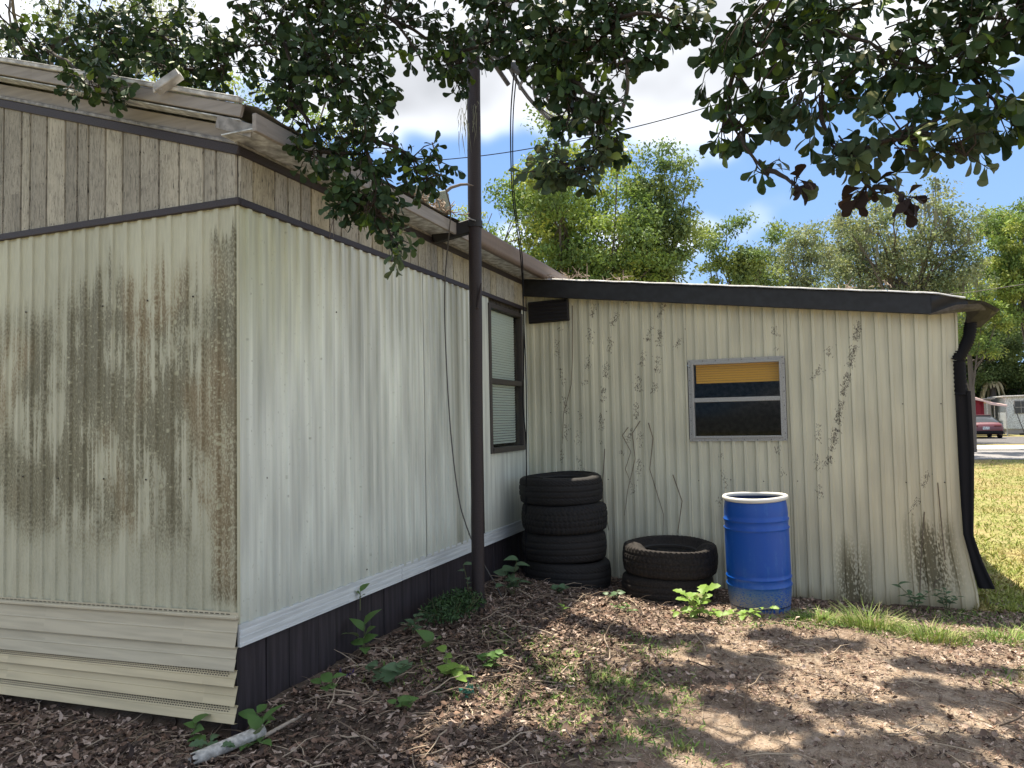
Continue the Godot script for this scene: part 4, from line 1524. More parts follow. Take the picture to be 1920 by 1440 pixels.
func build_litter() -> void:
	var shapes := [
		chip_mesh([[0.0, 0.02], [0.3, 0.16], [0.6, 0.17], [1.0, 0.01]], 0.5),
		chip_mesh([[0.0, 0.03], [0.4, 0.12], [0.7, 0.30], [0.9, 0.30], [1.0, 0.08]], 0.8),
		chip_mesh([[0.0, 0.06], [0.5, 0.12], [1.0, 0.05]], 0.2)]
	var tones := [Color(0.100, 0.071, 0.057), Color(0.172, 0.121, 0.094), Color(0.285, 0.211, 0.165), Color(0.060, 0.044, 0.038), Color(0.435, 0.343, 0.282), Color(0.128, 0.085, 0.064), Color(0.209, 0.137, 0.099)]
	var dens := noise(65, 0.8, 3)
	var names := ["fallen_leaves", "fallen_oak_leaves", "bark_chips"]
	var labels := ["brown curled dry leaves strewn over the shaded ground", "dry spoon shaped oak leaves lying among the litter", "small bark chips and leaf crumbs scattered over the bare soil"]
	var counts := [24000, 9000, 130000]
	for k in 3:
		var where := []
		var tints := []
		var tries := 0
		while where.size() < counts[k] and tries < counts[k] * 6:
			tries += 1
			var p := yard_spot()
			var d := 0.50 + 0.6 * dens.get_noise_2d(p.x, p.z) + 0.75 * sstep(-0.6, -1.9, p.x) + 0.3 * sstep(-6.3, -6.8, p.z)
			if k < 2: d -= 0.22
			else: d += 0.25
			if rng.randf() > d: continue
			var s := rnd(0.016, 0.046) * (1.6 if p.x < -0.9 or p.z > -3.4 else 1.0) if k == 0 else (rnd(0.024, 0.055) if k == 1 else rnd(0.006, 0.022))
			var nrm := (Vector3.UP + rdir() * (0.55 if k < 2 else 0.4)).normalized()
			var dir := Vector3(rnd(-1, 1), rnd(-0.12, 0.2), rnd(-1, 1))
			p.y += rnd(0.0, 0.012) + 0.004
			var tf := leaf_at(p, dir, nrm, s)
			if k == 1: tf.basis.z *= (1.0 if rng.randf() < 0.5 else -1.0)
			where.append(tf)
			var c: Color = tones[rng.randi() % tones.size()]
			if p.x > -0.8 and rng.randf() < 0.6: c = tones[[1, 2, 4, 6][rng.randi() % 4]]
			tints.append(c * rnd(0.75, 1.25))
		tag(copies(names[k], shapes[k], M.litter, where, tints, self), labels[k], "leaf litter")
	# twigs and straw
	var st := begin()
	tube(st, [Vector3(0, 0, 0), Vector3(0.05, 0.3, 0.02), Vector3(-0.02, 0.65, 0.06), Vector3(0.03, 1.0, 0.0)], [0.022, 0.018, 0.014, 0.006], 4)
	st.generate_normals()
	var straw := st.commit()
	var where := []
	var tints := []
	for i in 9000:
		var p := yard_spot()
		if p.x > -1.2 and i % 3 == 0 and rng.randf() < 0.85: continue
		p.y += rnd(0.004, 0.02)
		where.append(leaf_at(p, Vector3(rnd(-1, 1), rnd(-0.1, 0.22), rnd(-1, 1)), Vector3.UP, rnd(0.025, 0.10) if i % 3 else rnd(0.08, 0.28)))
		tints.append([Color(0.30, 0.235, 0.17), Color(0.19, 0.145, 0.105), Color(0.42, 0.34, 0.25), Color(0.11, 0.085, 0.065)][i % 4])
	tag(copies("fallen_twigs", straw, M.litter, where, tints, self), "thin dead twigs and stems lying across the litter", "twigs")
	# ground-hugging green growing through the litter
	var blade := leaf_mesh(0, 0.22, 0.2, 0.5)
	where = []
	tints = []
	var spots := [[-1.26, -4.26, 0.42, 1500], [-1.70, -4.72, 0.30, 700], [-1.05, -3.75, 0.35, 700], [-1.05, -5.15, 0.25, 350], [-0.65, -3.6, 0.18, 120], [0.12, -6.15, 0.27, 1000], [0.66, -6.0, 0.24, 800], [1.25, -6.1, 0.28, 800], [-0.45, -6.0, 0.25, 250], [1.5, -7.0, 0.5, 1200], [0.95, -6.9, 0.35, 400], [-2.05, -3.95, 0.35, 350], [-0.9, -4.5, 0.25, 250], [1.35, -5.2, 0.35, 300]]
	for q in spots:
		for i in q[3]:
			var a := rnd(0, TAU)
			var r: float = q[2] * sqrt(rng.randf()) * (1.0 + 0.35 * sin(a * 3.0 + q[0] * 9.0))
			var x: float = q[0] + cos(a) * r * 1.25
			var z: float = q[1] + sin(a) * r
			if z < -7.2 and x < 1.2: continue
			var p := Vector3(x, ground_height(x, z) + 0.002, z)
			where.append(leaf_at(p, Vector3(rnd(-1, 1), rnd(0.3, 1.6), rnd(-1, 1)), Vector3.UP + rdir(), rnd(0.015, 0.05)))
			tints.append([Color(0.13, 0.22, 0.055), Color(0.19, 0.28, 0.07), Color(0.25, 0.30, 0.10), Color(0.09, 0.15, 0.045)][rng.randi() % 4])
	tag(copies("ground_cover", blade, M.grass, where, tints, self), "low green weeds spreading over the bare patches of the yard", "ground cover")
	# lawn beyond the annex
	where = []
	tints = []
	var ln := noise(66, 0.5, 3)
	for i in 72000:
		var z := -7.2 - 20.5 * pow(rng.randf(), 1.5)
		var x := -z * rnd(0.10, 0.56)
		if z > -11.3 and x < 1.25: continue
		if z < -27.6: continue
		var a := ln.get_noise_2d(x, z)
		if a < -0.25 and rng.randf() < 0.6: continue
		var p := Vector3(x, ground_height(x, z), z)
		where.append(leaf_at(p, Vector3(rnd(-1, 1), rnd(0.4, 1.5), rnd(-1, 1)), Vector3.UP + rdir(), rnd(0.03, 0.075)))
		var c := Color(0.25, 0.29, 0.07).lerp(Color(0.37, 0.31, 0.13), sstep(-0.1, 0.35, a + rnd(-0.2, 0.2)))
		tints.append(c * rnd(0.8, 1.25))
	tag(copies("lawn_grass", blade, M.grass, where, tints, self), "sunlit yellow green lawn between annex and road", "grass")

func small_things() -> void:
	# cracked PVC pipe
	var o := thing("plastic_pipe", Vector3(-2.655, 0.035, -2.72), "cracked white plastic pipe lying on the litter by the skirting", "pipe")
	var st := begin()
	var d := Vector3(0.115, 0.02, -0.30).normalized()
	var side := d.cross(Vector3.UP).normalized()
	var up := side.cross(d)
	var jag := noise(71, 1.4, 3)
	var pp := func(i, j):
		var a: float = TAU * i / 28.0
		var t: float = j / 24.0
		var l := t * 0.36 + (0.035 * maxf(0.0, jag.get_noise_1d(i * 2.0) + 0.25) if j == 0 else 0.0)
		var r := 0.030
		return d * l + (side * cos(a) + up * sin(a)) * r
	grid(st, 28, 24, pp, func(i, j): return Vector2(i / 28.0, j / 12.0), up)
	var pq := func(i, j):
		var q: Vector3 = pp.call(i, j)
		var ax := d * q.dot(d)
		return ax + (q - ax) * 0.86
	grid(st, 28, 24, pq, func(i, j): return Vector2(i / 28.0, j / 12.0), -up)
	part("tube", st, M.pvc, o)
	st = begin()
	tube(st, [Vector3(0, 0, 0), Vector3(0.06, 0.03, -0.13), Vector3(0.11, 0.05, -0.27)], [0.011, 0.010, 0.008], 7)
	var s := part("pale_stick", st, M.pale_wood, self)
	s.position = Vector3(-2.515, 0.035, -3.03)
	tag(s, "pale straight stick just past the end of the white pipe", "stick")
	st = begin()
	tube(st, [Vector3(0, 0, 0), Vector3(0.02, -0.12, 0.03), Vector3(0.0, -0.22, -0.01), Vector3(0.02, -0.33, 0.02)], [0.005, 0.004, 0.003, 0.0015], 5)
	tube(st, [Vector3(0.01, -0.14, 0.02), Vector3(0.03, -0.24, -0.06), Vector3(0.02, -0.27, -0.13)], [0.003, 0.0025, 0.001], 4)
	tube(st, [Vector3(0.0, -0.21, -0.01), Vector3(0.03, -0.29, 0.06), Vector3(0.02, -0.36, 0.07)], [0.003, 0.0025, 0.001], 4)
	s = part("dead_twig", st, M.twig, self)
	s.position = Vector3(-2.60, 2.99, -3.78)
	tag(s, "bare forked twig hanging from the eave over the board band", "twig")
	# litter that people dropped
	st = begin()
	st.set_smooth_group(-1)
	for k in 9:
		var a := Vector3(rnd(-0.045, 0.045), rnd(0.0, 0.05), rnd(-0.04, 0.04))
		tri(st, a, a + rdir() * 0.04, a + rdir() * 0.04, Vector3.UP)
		tri(st, a, a + rdir() * 0.035, a + rdir() * 0.045, Vector3.UP)
	var g := part("crumpled_plastic", st, M.teal, self)
	g.position = Vector3(-1.75, 0.07, -3.79)
	tag(g, "crumpled teal plastic scrap at the edge of the shade", "litter")
	st = begin()
	st.set_smooth_group(-1)
	for k in 6:
		var a := Vector3(rnd(-0.03, 0.03), rnd(0.0, 0.02), rnd(-0.03, 0.03))
		tri(st, a, a + rdir() * 0.035, a + rdir() * 0.035, Vector3.UP)
	g = part("foil_wrapper", st, M.purple, self)
	g.position = Vector3(-2.46, 0.125, -3.69)
	tag(g, "small crumpled purple wrapper by the dark skirting", "litter")
	g = put("yellow_leaf", leaf_mesh(1, 0.7, 0.3, 0.2), M.yellow, self)
	g.transform = leaf_at(Vector3(-2.21, 0.10, -3.58), Vector3(0.8, 0.2, 0.4), Vector3(0.2, 1, 0.8), 0.05)
	tag(g, "single bright yellow fallen leaf in the brown litter", "leaf")
	# on the roofs
	for q in [[Vector3(-2.52, 3.165, -4.72), Vector3(0.13, 0.12, 0.11), 0.3, "pale block standing on the eave left of the mast, the lower of two"], [Vector3(-2.50, 3.20, -5.07), Vector3(0.09, 0.17, 0.09), 0.15, "pale upright block on the eave next to the mast bracket"]]:
		st = begin()
		box(st, Vector3.ZERO, q[1], 0.008, Basis(Vector3.BACK, 0.12) * Basis(Vector3.UP, q[2]))
		g = part("concrete_block", st, M.pale_block, self)
		g.position = q[0]
		tag(g, q[3], "block")
	for q in [[Vector3(-2.46, 3.10, -4.85), 0.55, 70, "tangle of dead twigs and leaves caught on the eave by the mast"], [Vector3(-2.2, 2.975, -7.25), 0.45, 26, "dead twigs heaped where annex roof meets the gutter"], [Vector3(-1.70, 2.92, -7.35), 0.25, 9, "a few reddish twigs on the annex roof edge"], [Vector3(0.55, 2.645, -7.3), 0.5, 12, "short pale twigs on the middle of the annex roof edge"]]:
		st = begin()
		for k in q[2]:
			var a := Vector3(rnd(-0.10, 0.08), rnd(0.0, 0.05), rnd(-1, 1) * q[1] * 0.5) if q[2] == 70 else Vector3(rnd(-1, 1) * q[1] * 0.5, rnd(0.0, 0.03), rnd(-0.1, 0.1))
			var e := a + Vector3(rnd(-0.1, 0.1), rnd(-0.03, 0.09), rnd(-0.16, 0.16))
			tube(st, [a, a.lerp(e, 0.5) + rdir() * 0.02, e], [0.006, 0.005, 0.002], 4)
		g = part("roof_debris", st, M.straw, self)
		g.position = q[0]
		tag(g, q[3], "twigs")
		stuff(g)
	# bent strip of white metal on the rake
	st = begin()
	box(st, Vector3(-2.955, 3.300, -2.87), Vector3(0.15, 0.045, 0.05), 0.004, Basis(Vector3.BACK, 0.62) * Basis(Vector3.UP, 0.3))
	box(st, Vector3(-3.0, 3.262, -2.845), Vector3(0.05, 0.03, 0.012), 0.003, Basis(Vector3.BACK, 0.25))
	g = part("bent_metal_strip", st, M.white_metal, self)
	tag(g, "bent strip of white metal sticking up from the gable edge", "metal strip")

func build_weeds() -> void:
	var pointed := leaf_mesh(0, 0.62, 0.25, 0.35)
	var heart := leaf_mesh(1, 0.82, 0.22, 0.25)
	var lobed := leaf_mesh(3, 0.6, 0.25, 0.5)
	var slim := leaf_mesh(0, 0.4, 0.25, 0.4)
	var y := func(x, z): return Vector3(x, ground_height(x, z), z)
	weed(y.call(-2.58, -4.05), "upright weed with three large pointed leaves against the skirting", [[0.02, 0.20, 0.03, 3, 0.15, 1.4], [-0.01, 0.13, 0.05, 2, 0.11, 0.8], [0.03, 0.09, 0.06, 2, 0.10, 0.3]], pointed, M.weed_leaf)
	weed(Vector3(-2.64, 0.40, -4.10), "small sprout growing out of a crack below the white skirt board", [[0.015, 0.10, 0.02, 3, 0.075, 1.2]], pointed, M.weed_leaf)
	weed(y.call(-2.19, -3.70), "creeping weed with dull heart shaped leaves in the shade", [[0.12, 0.14, 0.05, 5, 0.10, 0.5], [-0.10, 0.12, 0.08, 5, 0.095, 0.45], [0.02, 0.08, 0.14, 4, 0.09, 0.4]], heart, M.weed_leaf_dark)
	weed(y.call(-2.22, -4.20), "weed with one big folded leaf behind the bright vine", [[0.02, 0.10, 0.0, 2, 0.14, 0.9]], heart, M.weed_leaf)
	weed(y.call(-1.98, -3.98), "trailing vine with bright yellow green leaves caught by the sun", [[0.10, 0.09, 0.10, 5, 0.075, 0.45], [0.22, 0.08, 0.22, 7, 0.068, 0.4], [0.12, 0.06, 0.02, 5, 0.06, 0.4], [-0.06, 0.12, -0.10, 3, 0.075, 0.3]], heart, M.weed_leaf_bright)
	weed(y.call(-2.46, -5.35), "thin stemmed weed with four oval leaves above the dark bush", [[-0.05, 0.30, 0.0, 4, 0.09, 0.25], [0.06, 0.16, 0.04, 3, 0.08, 0.3]], pointed, M.weed_leaf_dark)
	weed(y.call(-2.26, -5.75), "large dull weed with heart shaped leaves right of the mast foot", [[0.05, 0.30, 0.02, 4, 0.13, 0.25], [-0.05, 0.22, 0.06, 4, 0.12, 0.25], [0.12, 0.16, 0.10, 3, 0.12, 0.2], [-0.02, 0.12, 0.16, 2, 0.11, 0.2]], heart, M.weed_leaf_dark)
	weed(y.call(-2.53, -3.02), "seedling with one broad upright leaf beside the white pipe", [[0.02, 0.10, 0.0, 3, 0.13, 1.5], [0.06, 0.05, 0.05, 3, 0.08, 0.4], [-0.04, 0.04, 0.08, 3, 0.07, 0.3]], pointed, M.weed_leaf)
	weed(y.call(-2.60, -3.10), "two leaved weed at the bottom corner of the vinyl skirting", [[0.0, 0.10, 0.0, 3, 0.10, 0.6], [0.05, 0.06, 0.02, 2, 0.08, 0.4]], pointed, M.weed_leaf)
	weed(y.call(-2.86, -2.95), "pale seedling in the dark under the vinyl skirting", [[0.01, 0.10, 0.0, 3, 0.08, 0.5], [0.06, 0.04, 0.03, 3, 0.06, 0.3]], heart, M.weed_leaf)
	weed(y.call(-0.82, -6.0), "clump of bright lobed leaves between the short tyres and the drum", [[-0.08, 0.16, 0.02, 6, 0.13, 0.9], [0.04, 0.19, 0.0, 6, 0.13, 1.1], [-0.02, 0.09, 0.10, 6, 0.12, 0.3], [0.14, 0.08, 0.06, 5, 0.11, 0.3], [-0.18, 0.05, 0.06, 5, 0.10, 0.2]], lobed, M.weed_leaf_bright)
	weed(y.call(-0.50, -6.05), "low bright lobed weed at the foot of the blue drum", [[0.06, 0.07, 0.02, 5, 0.10, 0.3], [-0.08, 0.05, 0.0, 4, 0.09, 0.3], [0.20, 0.10, 0.02, 4, 0.08, 0.5]], lobed, M.weed_leaf_bright)
	weed(y.call(0.80, -7.16), "dark leafy weed against the right part of the annex wall", [[-0.12, 0.20, 0.0, 5, 0.10, 0.6], [0.12, 0.17, 0.02, 5, 0.09, 0.5], [0.0, 0.12, 0.04, 5, 0.09, 0.4]], slim, M.weed_leaf_dark)
	weed(y.call(1.03, -7.14), "feathery dark weed at the annex wall's right end", [[-0.08, 0.15, 0.02, 8, 0.07, 0.5], [0.08, 0.13, 0.0, 8, 0.07, 0.5], [0.0, 0.18, 0.0, 8, 0.06, 0.6]], slim, M.weed_leaf_dark)
	weed(y.call(-1.55, -6.30), "small two leaved weed between the tyre stacks", [[0.04, 0.08, 0.04, 4, 0.07, 0.3], [-0.05, 0.06, 0.05, 3, 0.06, 0.3]], heart, M.weed_leaf_dark)
	weed(y.call(-1.78, -5.55), "tiny bright sprout on the litter before the tall tyre stack", [[0.0, 0.06, 0.0, 5, 0.055, 0.8]], slim, M.weed_leaf_bright)
	weed(y.call(-2.38, -3.42), "weed with three broad leaves just outside the dark skirting corner", [[0.03, 0.11, 0.04, 3, 0.10, 0.5], [-0.05, 0.07, 0.03, 3, 0.08, 0.4]], pointed, M.weed_leaf)
	weed(y.call(-1.95, -3.45), "small heart leaved seedling alone on the litter before the bright vine", [[0.03, 0.07, 0.02, 4, 0.07, 0.4], [-0.05, 0.05, 0.04, 3, 0.06, 0.3]], heart, M.weed_leaf)
	weed(y.call(-2.48, -4.50), "narrow leaved weed between the upright weed and the dark bush", [[0.03, 0.14, 0.03, 6, 0.09, 0.6], [-0.02, 0.09, 0.06, 5, 0.08, 0.5]], slim, M.weed_leaf_dark)
	weed(y.call(-1.80, -4.25), "sparse pale green weed where the shade meets the sunny patch", [[0.04, 0.10, 0.02, 5, 0.07, 0.4], [-0.06, 0.08, 0.04, 4, 0.06, 0.4], [0.0, 0.05, 0.08, 4, 0.06, 0.3]], heart, M.weed_leaf)
	weed(y.call(-1.95, -6.05), "low weed with rounded leaves in front of the tall tyre stack", [[0.05, 0.08, 0.03, 4, 0.07, 0.4], [-0.05, 0.07, 0.05, 4, 0.06, 0.4]], heart, M.weed_leaf_dark)
	weed(y.call(-1.40, -5.95), "feathery green weed before the short tyre stack", [[0.05, 0.07, 0.03, 7, 0.06, 0.5], [-0.07, 0.06, 0.04, 6, 0.06, 0.5], [0.10, 0.04, 0.07, 6, 0.05, 0.4]], slim, M.weed_leaf)
	weed(y.call(-2.72, -2.82), "ragged low weed growing over the broken end of the white pipe", [[0.04, 0.06, -0.05, 5, 0.07, 0.5], [0.12, 0.05, -0.12, 5, 0.06, 0.4], [0.18, 0.06, -0.05, 5, 0.06, 0.5]], lobed, M.weed_leaf_dark)
	# dense little bush by the mast
	var o := thing("bush", y.call(-2.40, -4.95), "low dense dark green bush at the skirting left of the mast", "bush")
	var st := begin()
	for k in 34:
		var a := rnd(0, TAU)
		tube(st, [Vector3(cos(a) * 0.05, -0.02, sin(a) * 0.1), Vector3(cos(a) * 0.12, 0.08, sin(a) * 0.22), Vector3(cos(a) * rnd(0.1, 0.2), rnd(0.1, 0.17), sin(a) * rnd(0.2, 0.4))], [0.003, 0.003, 0.0015], 4)
	part("stems", st, M.stem, o)
	var where := []
	var tints := []
	for k in 1500:
		var u := rdir() * pow(rng.randf(), 0.45)
		where.append(leaf_at(Vector3(u.x * 0.19, 0.06 + absf(u.y) * 0.12, u.z * 0.40), rdir() + Vector3(u.x, 0.4, u.z) * 0.7, Vector3.UP + rdir() * 0.8, rnd(0.02, 0.042)))
		tints.append([Color(0.045, 0.085, 0.035), Color(0.06, 0.115, 0.04), Color(0.035, 0.065, 0.03)][k % 3])
	copies("leaves", slim, M.grass, where, tints, o)
	var g1 := [Color(0.23, 0.34, 0.08), Color(0.31, 0.38, 0.12), Color(0.17, 0.27, 0.07)]
	var g2 := [Color(0.25, 0.34, 0.09), Color(0.38, 0.37, 0.17), Color(0.16, 0.24, 0.06)]
	tuft(y.call(0.05, -6.15), "bright grass tuft nearest the blue drum along the annex", 300, 0.22, 0.13, g1)
	tuft(y.call(0.38, -6.08), "tallest grass tuft along the annex, with dry stalks", 330, 0.18, 0.23, g2)
	tuft(y.call(0.76, -5.92), "shaggy grass tuft before the mould patch of the annex", 380, 0.22, 0.18, g2)
	tuft(y.call(1.22, -6.08), "grass tuft by the annex's right corner", 240, 0.18, 0.15, g1)
	tuft(y.call(1.50, -6.35), "small grass tuft furthest right along the annex", 150, 0.18, 0.12, g1)
	tuft(y.call(-1.25, -4.30), "thin grass growing in the middle of the bare yard", 320, 0.40, 0.09, g2)
	tuft(y.call(1.35, -5.15), "dry brownish grass clump at the right edge of the yard", 320, 0.26, 0.12, [Color(0.28, 0.24, 0.12), Color(0.20, 0.20, 0.08)])
	tuft(y.call(-0.62, -3.62), "tiny grass tuft on the sunny dirt in the foreground", 70, 0.07, 0.07, g2)

func build_beyond() -> void:
	# red car, seen from behind
	var o := thing("parked_car", Vector3(9.35, 0.0, -48.6), "dark red coupe parked across the road, seen from behind", "car")
	var st := begin()
	# along z: 0 is the tail; [z, half width, bottom, shoulder height]
	var sec := [[0.0, 0.74, 0.40, 0.80], [-0.08, 0.83, 0.30, 0.86], [-0.5, 0.89, 0.22, 0.92], [-1.3, 0.90, 0.20, 0.93], [-2.6, 0.90, 0.20, 0.90], [-3.6, 0.88, 0.22, 0.82], [-4.2, 0.80, 0.28, 0.70], [-4.35, 0.66, 0.34, 0.56]]
	var cp := func(i, j):
		var s: Array = sec[j]
		var ring := [[-0.92, 0.0], [-1.0, 0.3], [-1.0, 0.62], [-0.95, 0.86], [-0.80, 0.97], [-0.4, 1.0], [0.4, 1.0], [0.80, 0.97], [0.95, 0.86], [1.0, 0.62], [1.0, 0.3], [0.92, 0.0], [-0.92, 0.0]]
		return Vector3(ring[i][0] * s[1], lerpf(s[2], s[3], ring[i][1]), s[0])
	grid(st, 12, 7, cp, func(i, j): return Vector2(i, j), Vector3.UP)
	var ring0 := []
	for i in 12: ring0.append(cp.call(i, 0))
	for i in range(1, 11): tri(st, ring0[0], ring0[i], ring0[i + 1], Vector3.BACK)
	part("body", st, M.car_red, o)
	st = begin()
	var gp := func(i, j):
		var s: Array = [[-0.55, 0.76, 0.0], [-1.25, 0.60, 0.40], [-2.1, 0.60, 0.42], [-2.9, 0.76, 0.0]][j]
		var ring := [[-1.0, 0.0], [-0.92, 0.8], [-0.8, 1.0], [0.8, 1.0], [0.92, 0.8], [1.0, 0.0]]
		return Vector3(ring[i][0] * (s[1] + 0.1 * (1.0 - ring[i][1])), 0.90 + s[2] * ring[i][1], s[0])
	grid(st, 5, 3, gp, func(i, j): return Vector2(i, j), Vector3.UP)
	part("glasshouse", st, M.car_glass, o)
	st = begin()
	box(st, Vector3(0, 1.322, -1.68), Vector3(1.02, 0.03, 0.9), 0.01)
	part("roof", st, M.car_red, o)
	st = begin()
	box(st, Vector3(0, 0.36, 0.0), Vector3(1.62, 0.18, 0.12), 0.04)
	part("bumper", st, M.black_plastic, o)
	st = begin()
	box(st, Vector3(0, 0.60, 0.012), Vector3(0.33, 0.16, 0.012), 0.002)
	part("number_plate", st, M.white_paint, o)
	for s in [-1.0, 1.0]:
		st = begin()
		box(st, Vector3(s * 0.55, 0.72, -0.005), Vector3(0.34, 0.10, 0.06), 0.02)
		part("tail_light", st, M.tail_red, o)
		for z in [-0.85, -3.4]:
			st = begin()
			lathe(st, [Vector2(0.0, -0.1), Vector2(0.2, -0.1), Vector2(0.30, -0.09), Vector2(0.32, -0.05), Vector2(0.32, 0.05), Vector2(0.30, 0.09), Vector2(0.2, 0.1), Vector2(0.0, 0.1)], 20, Vector3(s * 0.80, 0.31, z), null, Basis(Vector3.BACK, PI / 2))
			part("wheel", st, M.rubber, o)
	# white trailer home
	o = thing("trailer_home", Vector3(12.2, 0, -57.0), "white trailer home across the road with a small grid window", "trailer home")
	st = begin()
	span(st, Vector3(-0.1, 0.35, -4.0), Vector3(9.0, 2.42, 0.0), 0.03)
	part("wall", st, M.white_paint, o)
	st = begin()
	bar(st, Vector3(-0.3, 2.46, -2.0), Vector3(9.2, 2.56, -2.0), 4.4, 0.10, 0.02)
	part("roof", st, M.white_metal, o)
	for q in [[0.75, 1.75, 0.75, 0.85], [1.75, 1.75, 0.30, 0.52], [3.6, 1.75, 0.9, 0.9]]:
		st = begin()
		box(st, Vector3(q[0], q[1], 0.01), Vector3(q[2], q[3], 0.06), 0.01)
		var w := part("window", st, M.grey_metal, o)
		st = begin()
		for sx in [-1.0, 1.0]:
			for sy in [-1.0, 1.0]:
				box(st, Vector3(q[0] + sx * q[2] * 0.235, q[1] + sy * q[3] * 0.235, 0.045), Vector3(q[2] * 0.42, q[3] * 0.42, 0.012))
		part("pane", st, M.car_glass, w)
	st = begin()
	box(st, Vector3(4.6, 1.3, 0.02), Vector3(0.8, 1.9, 0.06), 0.01)
	part("door", st, M.grey_metal, o)
	st = begin()
	span(st, Vector3(-0.05, 0.0, -3.9), Vector3(8.9, 0.35, -0.06))
	part("skirting", st, M.grey_wood, o)
	# carport canopy with cloth hanging under it
	o = thing("canopy", Vector3(8.2, 0, -55.0), "faded pink fabric canopy on thin posts behind the red car", "canopy")
	st = begin()
	var ap := func(i, j): return Vector3(i * 0.42, 2.95 - 0.135 * i - 0.04 * sin(i * 1.4), -j * 0.8 + 1.0)
	grid(st, 8, 4, ap, func(i, j): return Vector2(i, j), Vector3.UP)
	var ap2 := func(i, j): return Vector3(i * 0.42, 2.95 - 0.135 * i - 0.04 * sin(i * 1.4) - j * (0.16 + 0.05 * sin(i * 2.2)), 1.0 + 0.005 * j)
	grid(st, 8, 1, ap2, func(i, j): return Vector2(i, j), Vector3.BACK)
	part("fabric", st, M.canopy, o)
	for x in [0.3, 2.3, 3.3]:
		for z in [0.95, -2.1]:
			st = begin()
			tube(st, [Vector3(x, 0, z), Vector3(x, 2.9 - 0.13 * x / 0.42, z)], [0.035], 6)
			part("post", st, M.white_metal, o)
	st = begin()
	var cl := func(i, j): return Vector3(1.1 + i * 0.11, 2.25 - j * 0.22, 0.6 + 0.06 * sin(i * 1.9))
	grid(st, 10, 5, cl, func(i, j): return Vector2(i, j), Vector3.BACK)
	tag(part("hanging_cloth", st, M.cloth_red, self), "crimson cloth hanging below the pink canopy", "cloth").position = Vector3(8.2, 0, -55.0)
	# shed wall behind the canopy
	o = thing("shed", Vector3(7.0, 0, -58.5), "grey shed standing in the shade behind the canopy", "shed")
	st = begin()
	span(st, Vector3(-2.0, 0, -3), Vector3(4.6, 2.3, 0), 0.02)
	part("wall", st, M.grey_wood, o)
	st = begin()
	bar(st, Vector3(-2.2, 2.36, -1.5), Vector3(4.8, 2.36, -1.5), 3.5, 0.08)
	part("roof", st, M.grey_metal, o)
	# barbecue smoker and cart
	o = thing("smoker_grill", Vector3(13.5, 0, -52.0), "black barrel smoker grill on legs before the white trailer", "grill")
	st = begin()
	tube(st, [Vector3(-0.7, 0.95, 0), Vector3(0.7, 0.95, 0)], [0.36, 0.36], 16)
	part("barrel", st, M.black_metal, o)
	st = begin()
	tube(st, [Vector3(-0.55, 1.25, 0), Vector3(-0.55, 1.95, 0)], [0.07, 0.07], 8)
	tube(st, [Vector3(-0.55, 1.97, 0), Vector3(-0.55, 2.06, 0)], [0.13, 0.03], 8)
	part("chimney", st, M.black_metal, o)
	for x in [-0.55, 0.55]:
		for z in [-0.25, 0.25]:
			st = begin()
			tube(st, [Vector3(x, 0.7, z), Vector3(x * 1.2, 0, z * 1.3)], [0.03], 6)
			part("leg", st, M.black_metal, o)
	st = begin()
	box(st, Vector3(1.15, 0.75, 0), Vector3(0.5, 0.5, 0.5), 0.03)
	part("fire_box", st, M.black_metal, o)
	o = thing("rake", Vector3(12.05, 0, -53.5), "long handled rake leaning by the trailer's corner", "rake")
	st = begin()
	tube(st, [Vector3(0.25, 0.05, 0), Vector3(-0.15, 1.9, -0.6)], [0.025], 6)
	part("handle", st, M.black_metal, o)
	st = begin()
	box(st, Vector3(0.25, 0.12, 0.05), Vector3(0.6, 0.14, 0.06), 0.01)
	part("head", st, M.black_metal, o)
	# palm with dry fronds
	o = thing("palm", Vector3(12.6, 0, -63.0), "palm with drooping pale dry fronds behind the trailer", "palm tree")
	st = begin()
	tube(st, [Vector3(0, 0, 0), Vector3(0.1, 2.0, 0), Vector3(0, 3.6, 0)], [0.25, 0.2, 0.18], 10)
	part("trunk", st, M.bark_far, o)
	for k in 22:
		st = begin()
		st.set_smooth_group(0)
		var a := k * 2.4
		var d := Vector3(cos(a), 0, sin(a))
		var drop := rnd(0.5, 1.6)
		for q in 6:
			var t0 := q / 6.0
			var t1 := (q + 1) / 6.0
			var f := func(t): return Vector3(0, 3.6, 0) + d * 1.3 * t * (1.0 - 0.3 * t) + Vector3.UP * (0.5 * t - drop * 1.5 * t * t)
			var sd := Vector3(-d.z, 0, d.x) * 0.22
			quad(st, f.call(t0) - sd * (1.0 - t0 * 0.8), f.call(t0) + sd * (1.0 - t0 * 0.8), f.call(t1) + sd * (1.0 - t1 * 0.8), f.call(t1) - sd * (1.0 - t1 * 0.8), Vector3.UP)
		part("frond", st, M.dry_frond, o)
	# trees
	var lime := [Color(0.24, 0.33, 0.10), Color(0.18, 0.27, 0.09), Color(0.31, 0.36, 0.10), Color(0.14, 0.21, 0.08)]
	var mid := [Color(0.18, 0.25, 0.11), Color(0.14, 0.21, 0.095), Color(0.23, 0.29, 0.11)]
	var grey := [Color(0.22, 0.27, 0.17), Color(0.17, 0.22, 0.135), Color(0.27, 0.30, 0.19)]
	var dark := [Color(0.063, 0.098, 0.040), Color(0.086, 0.127, 0.046), Color(0.115, 0.161, 0.057)]
	far_tree("broadleaf_tree", "big sunlit yellow green tree rising behind the roof corner", Vector3(-5.0, 0, -17.4), Vector3(-4.95, 6.0, -17.2), Vector3(2.35, 2.2, 2.2), 30, 330, 80, 0.46, 0.10, lime)
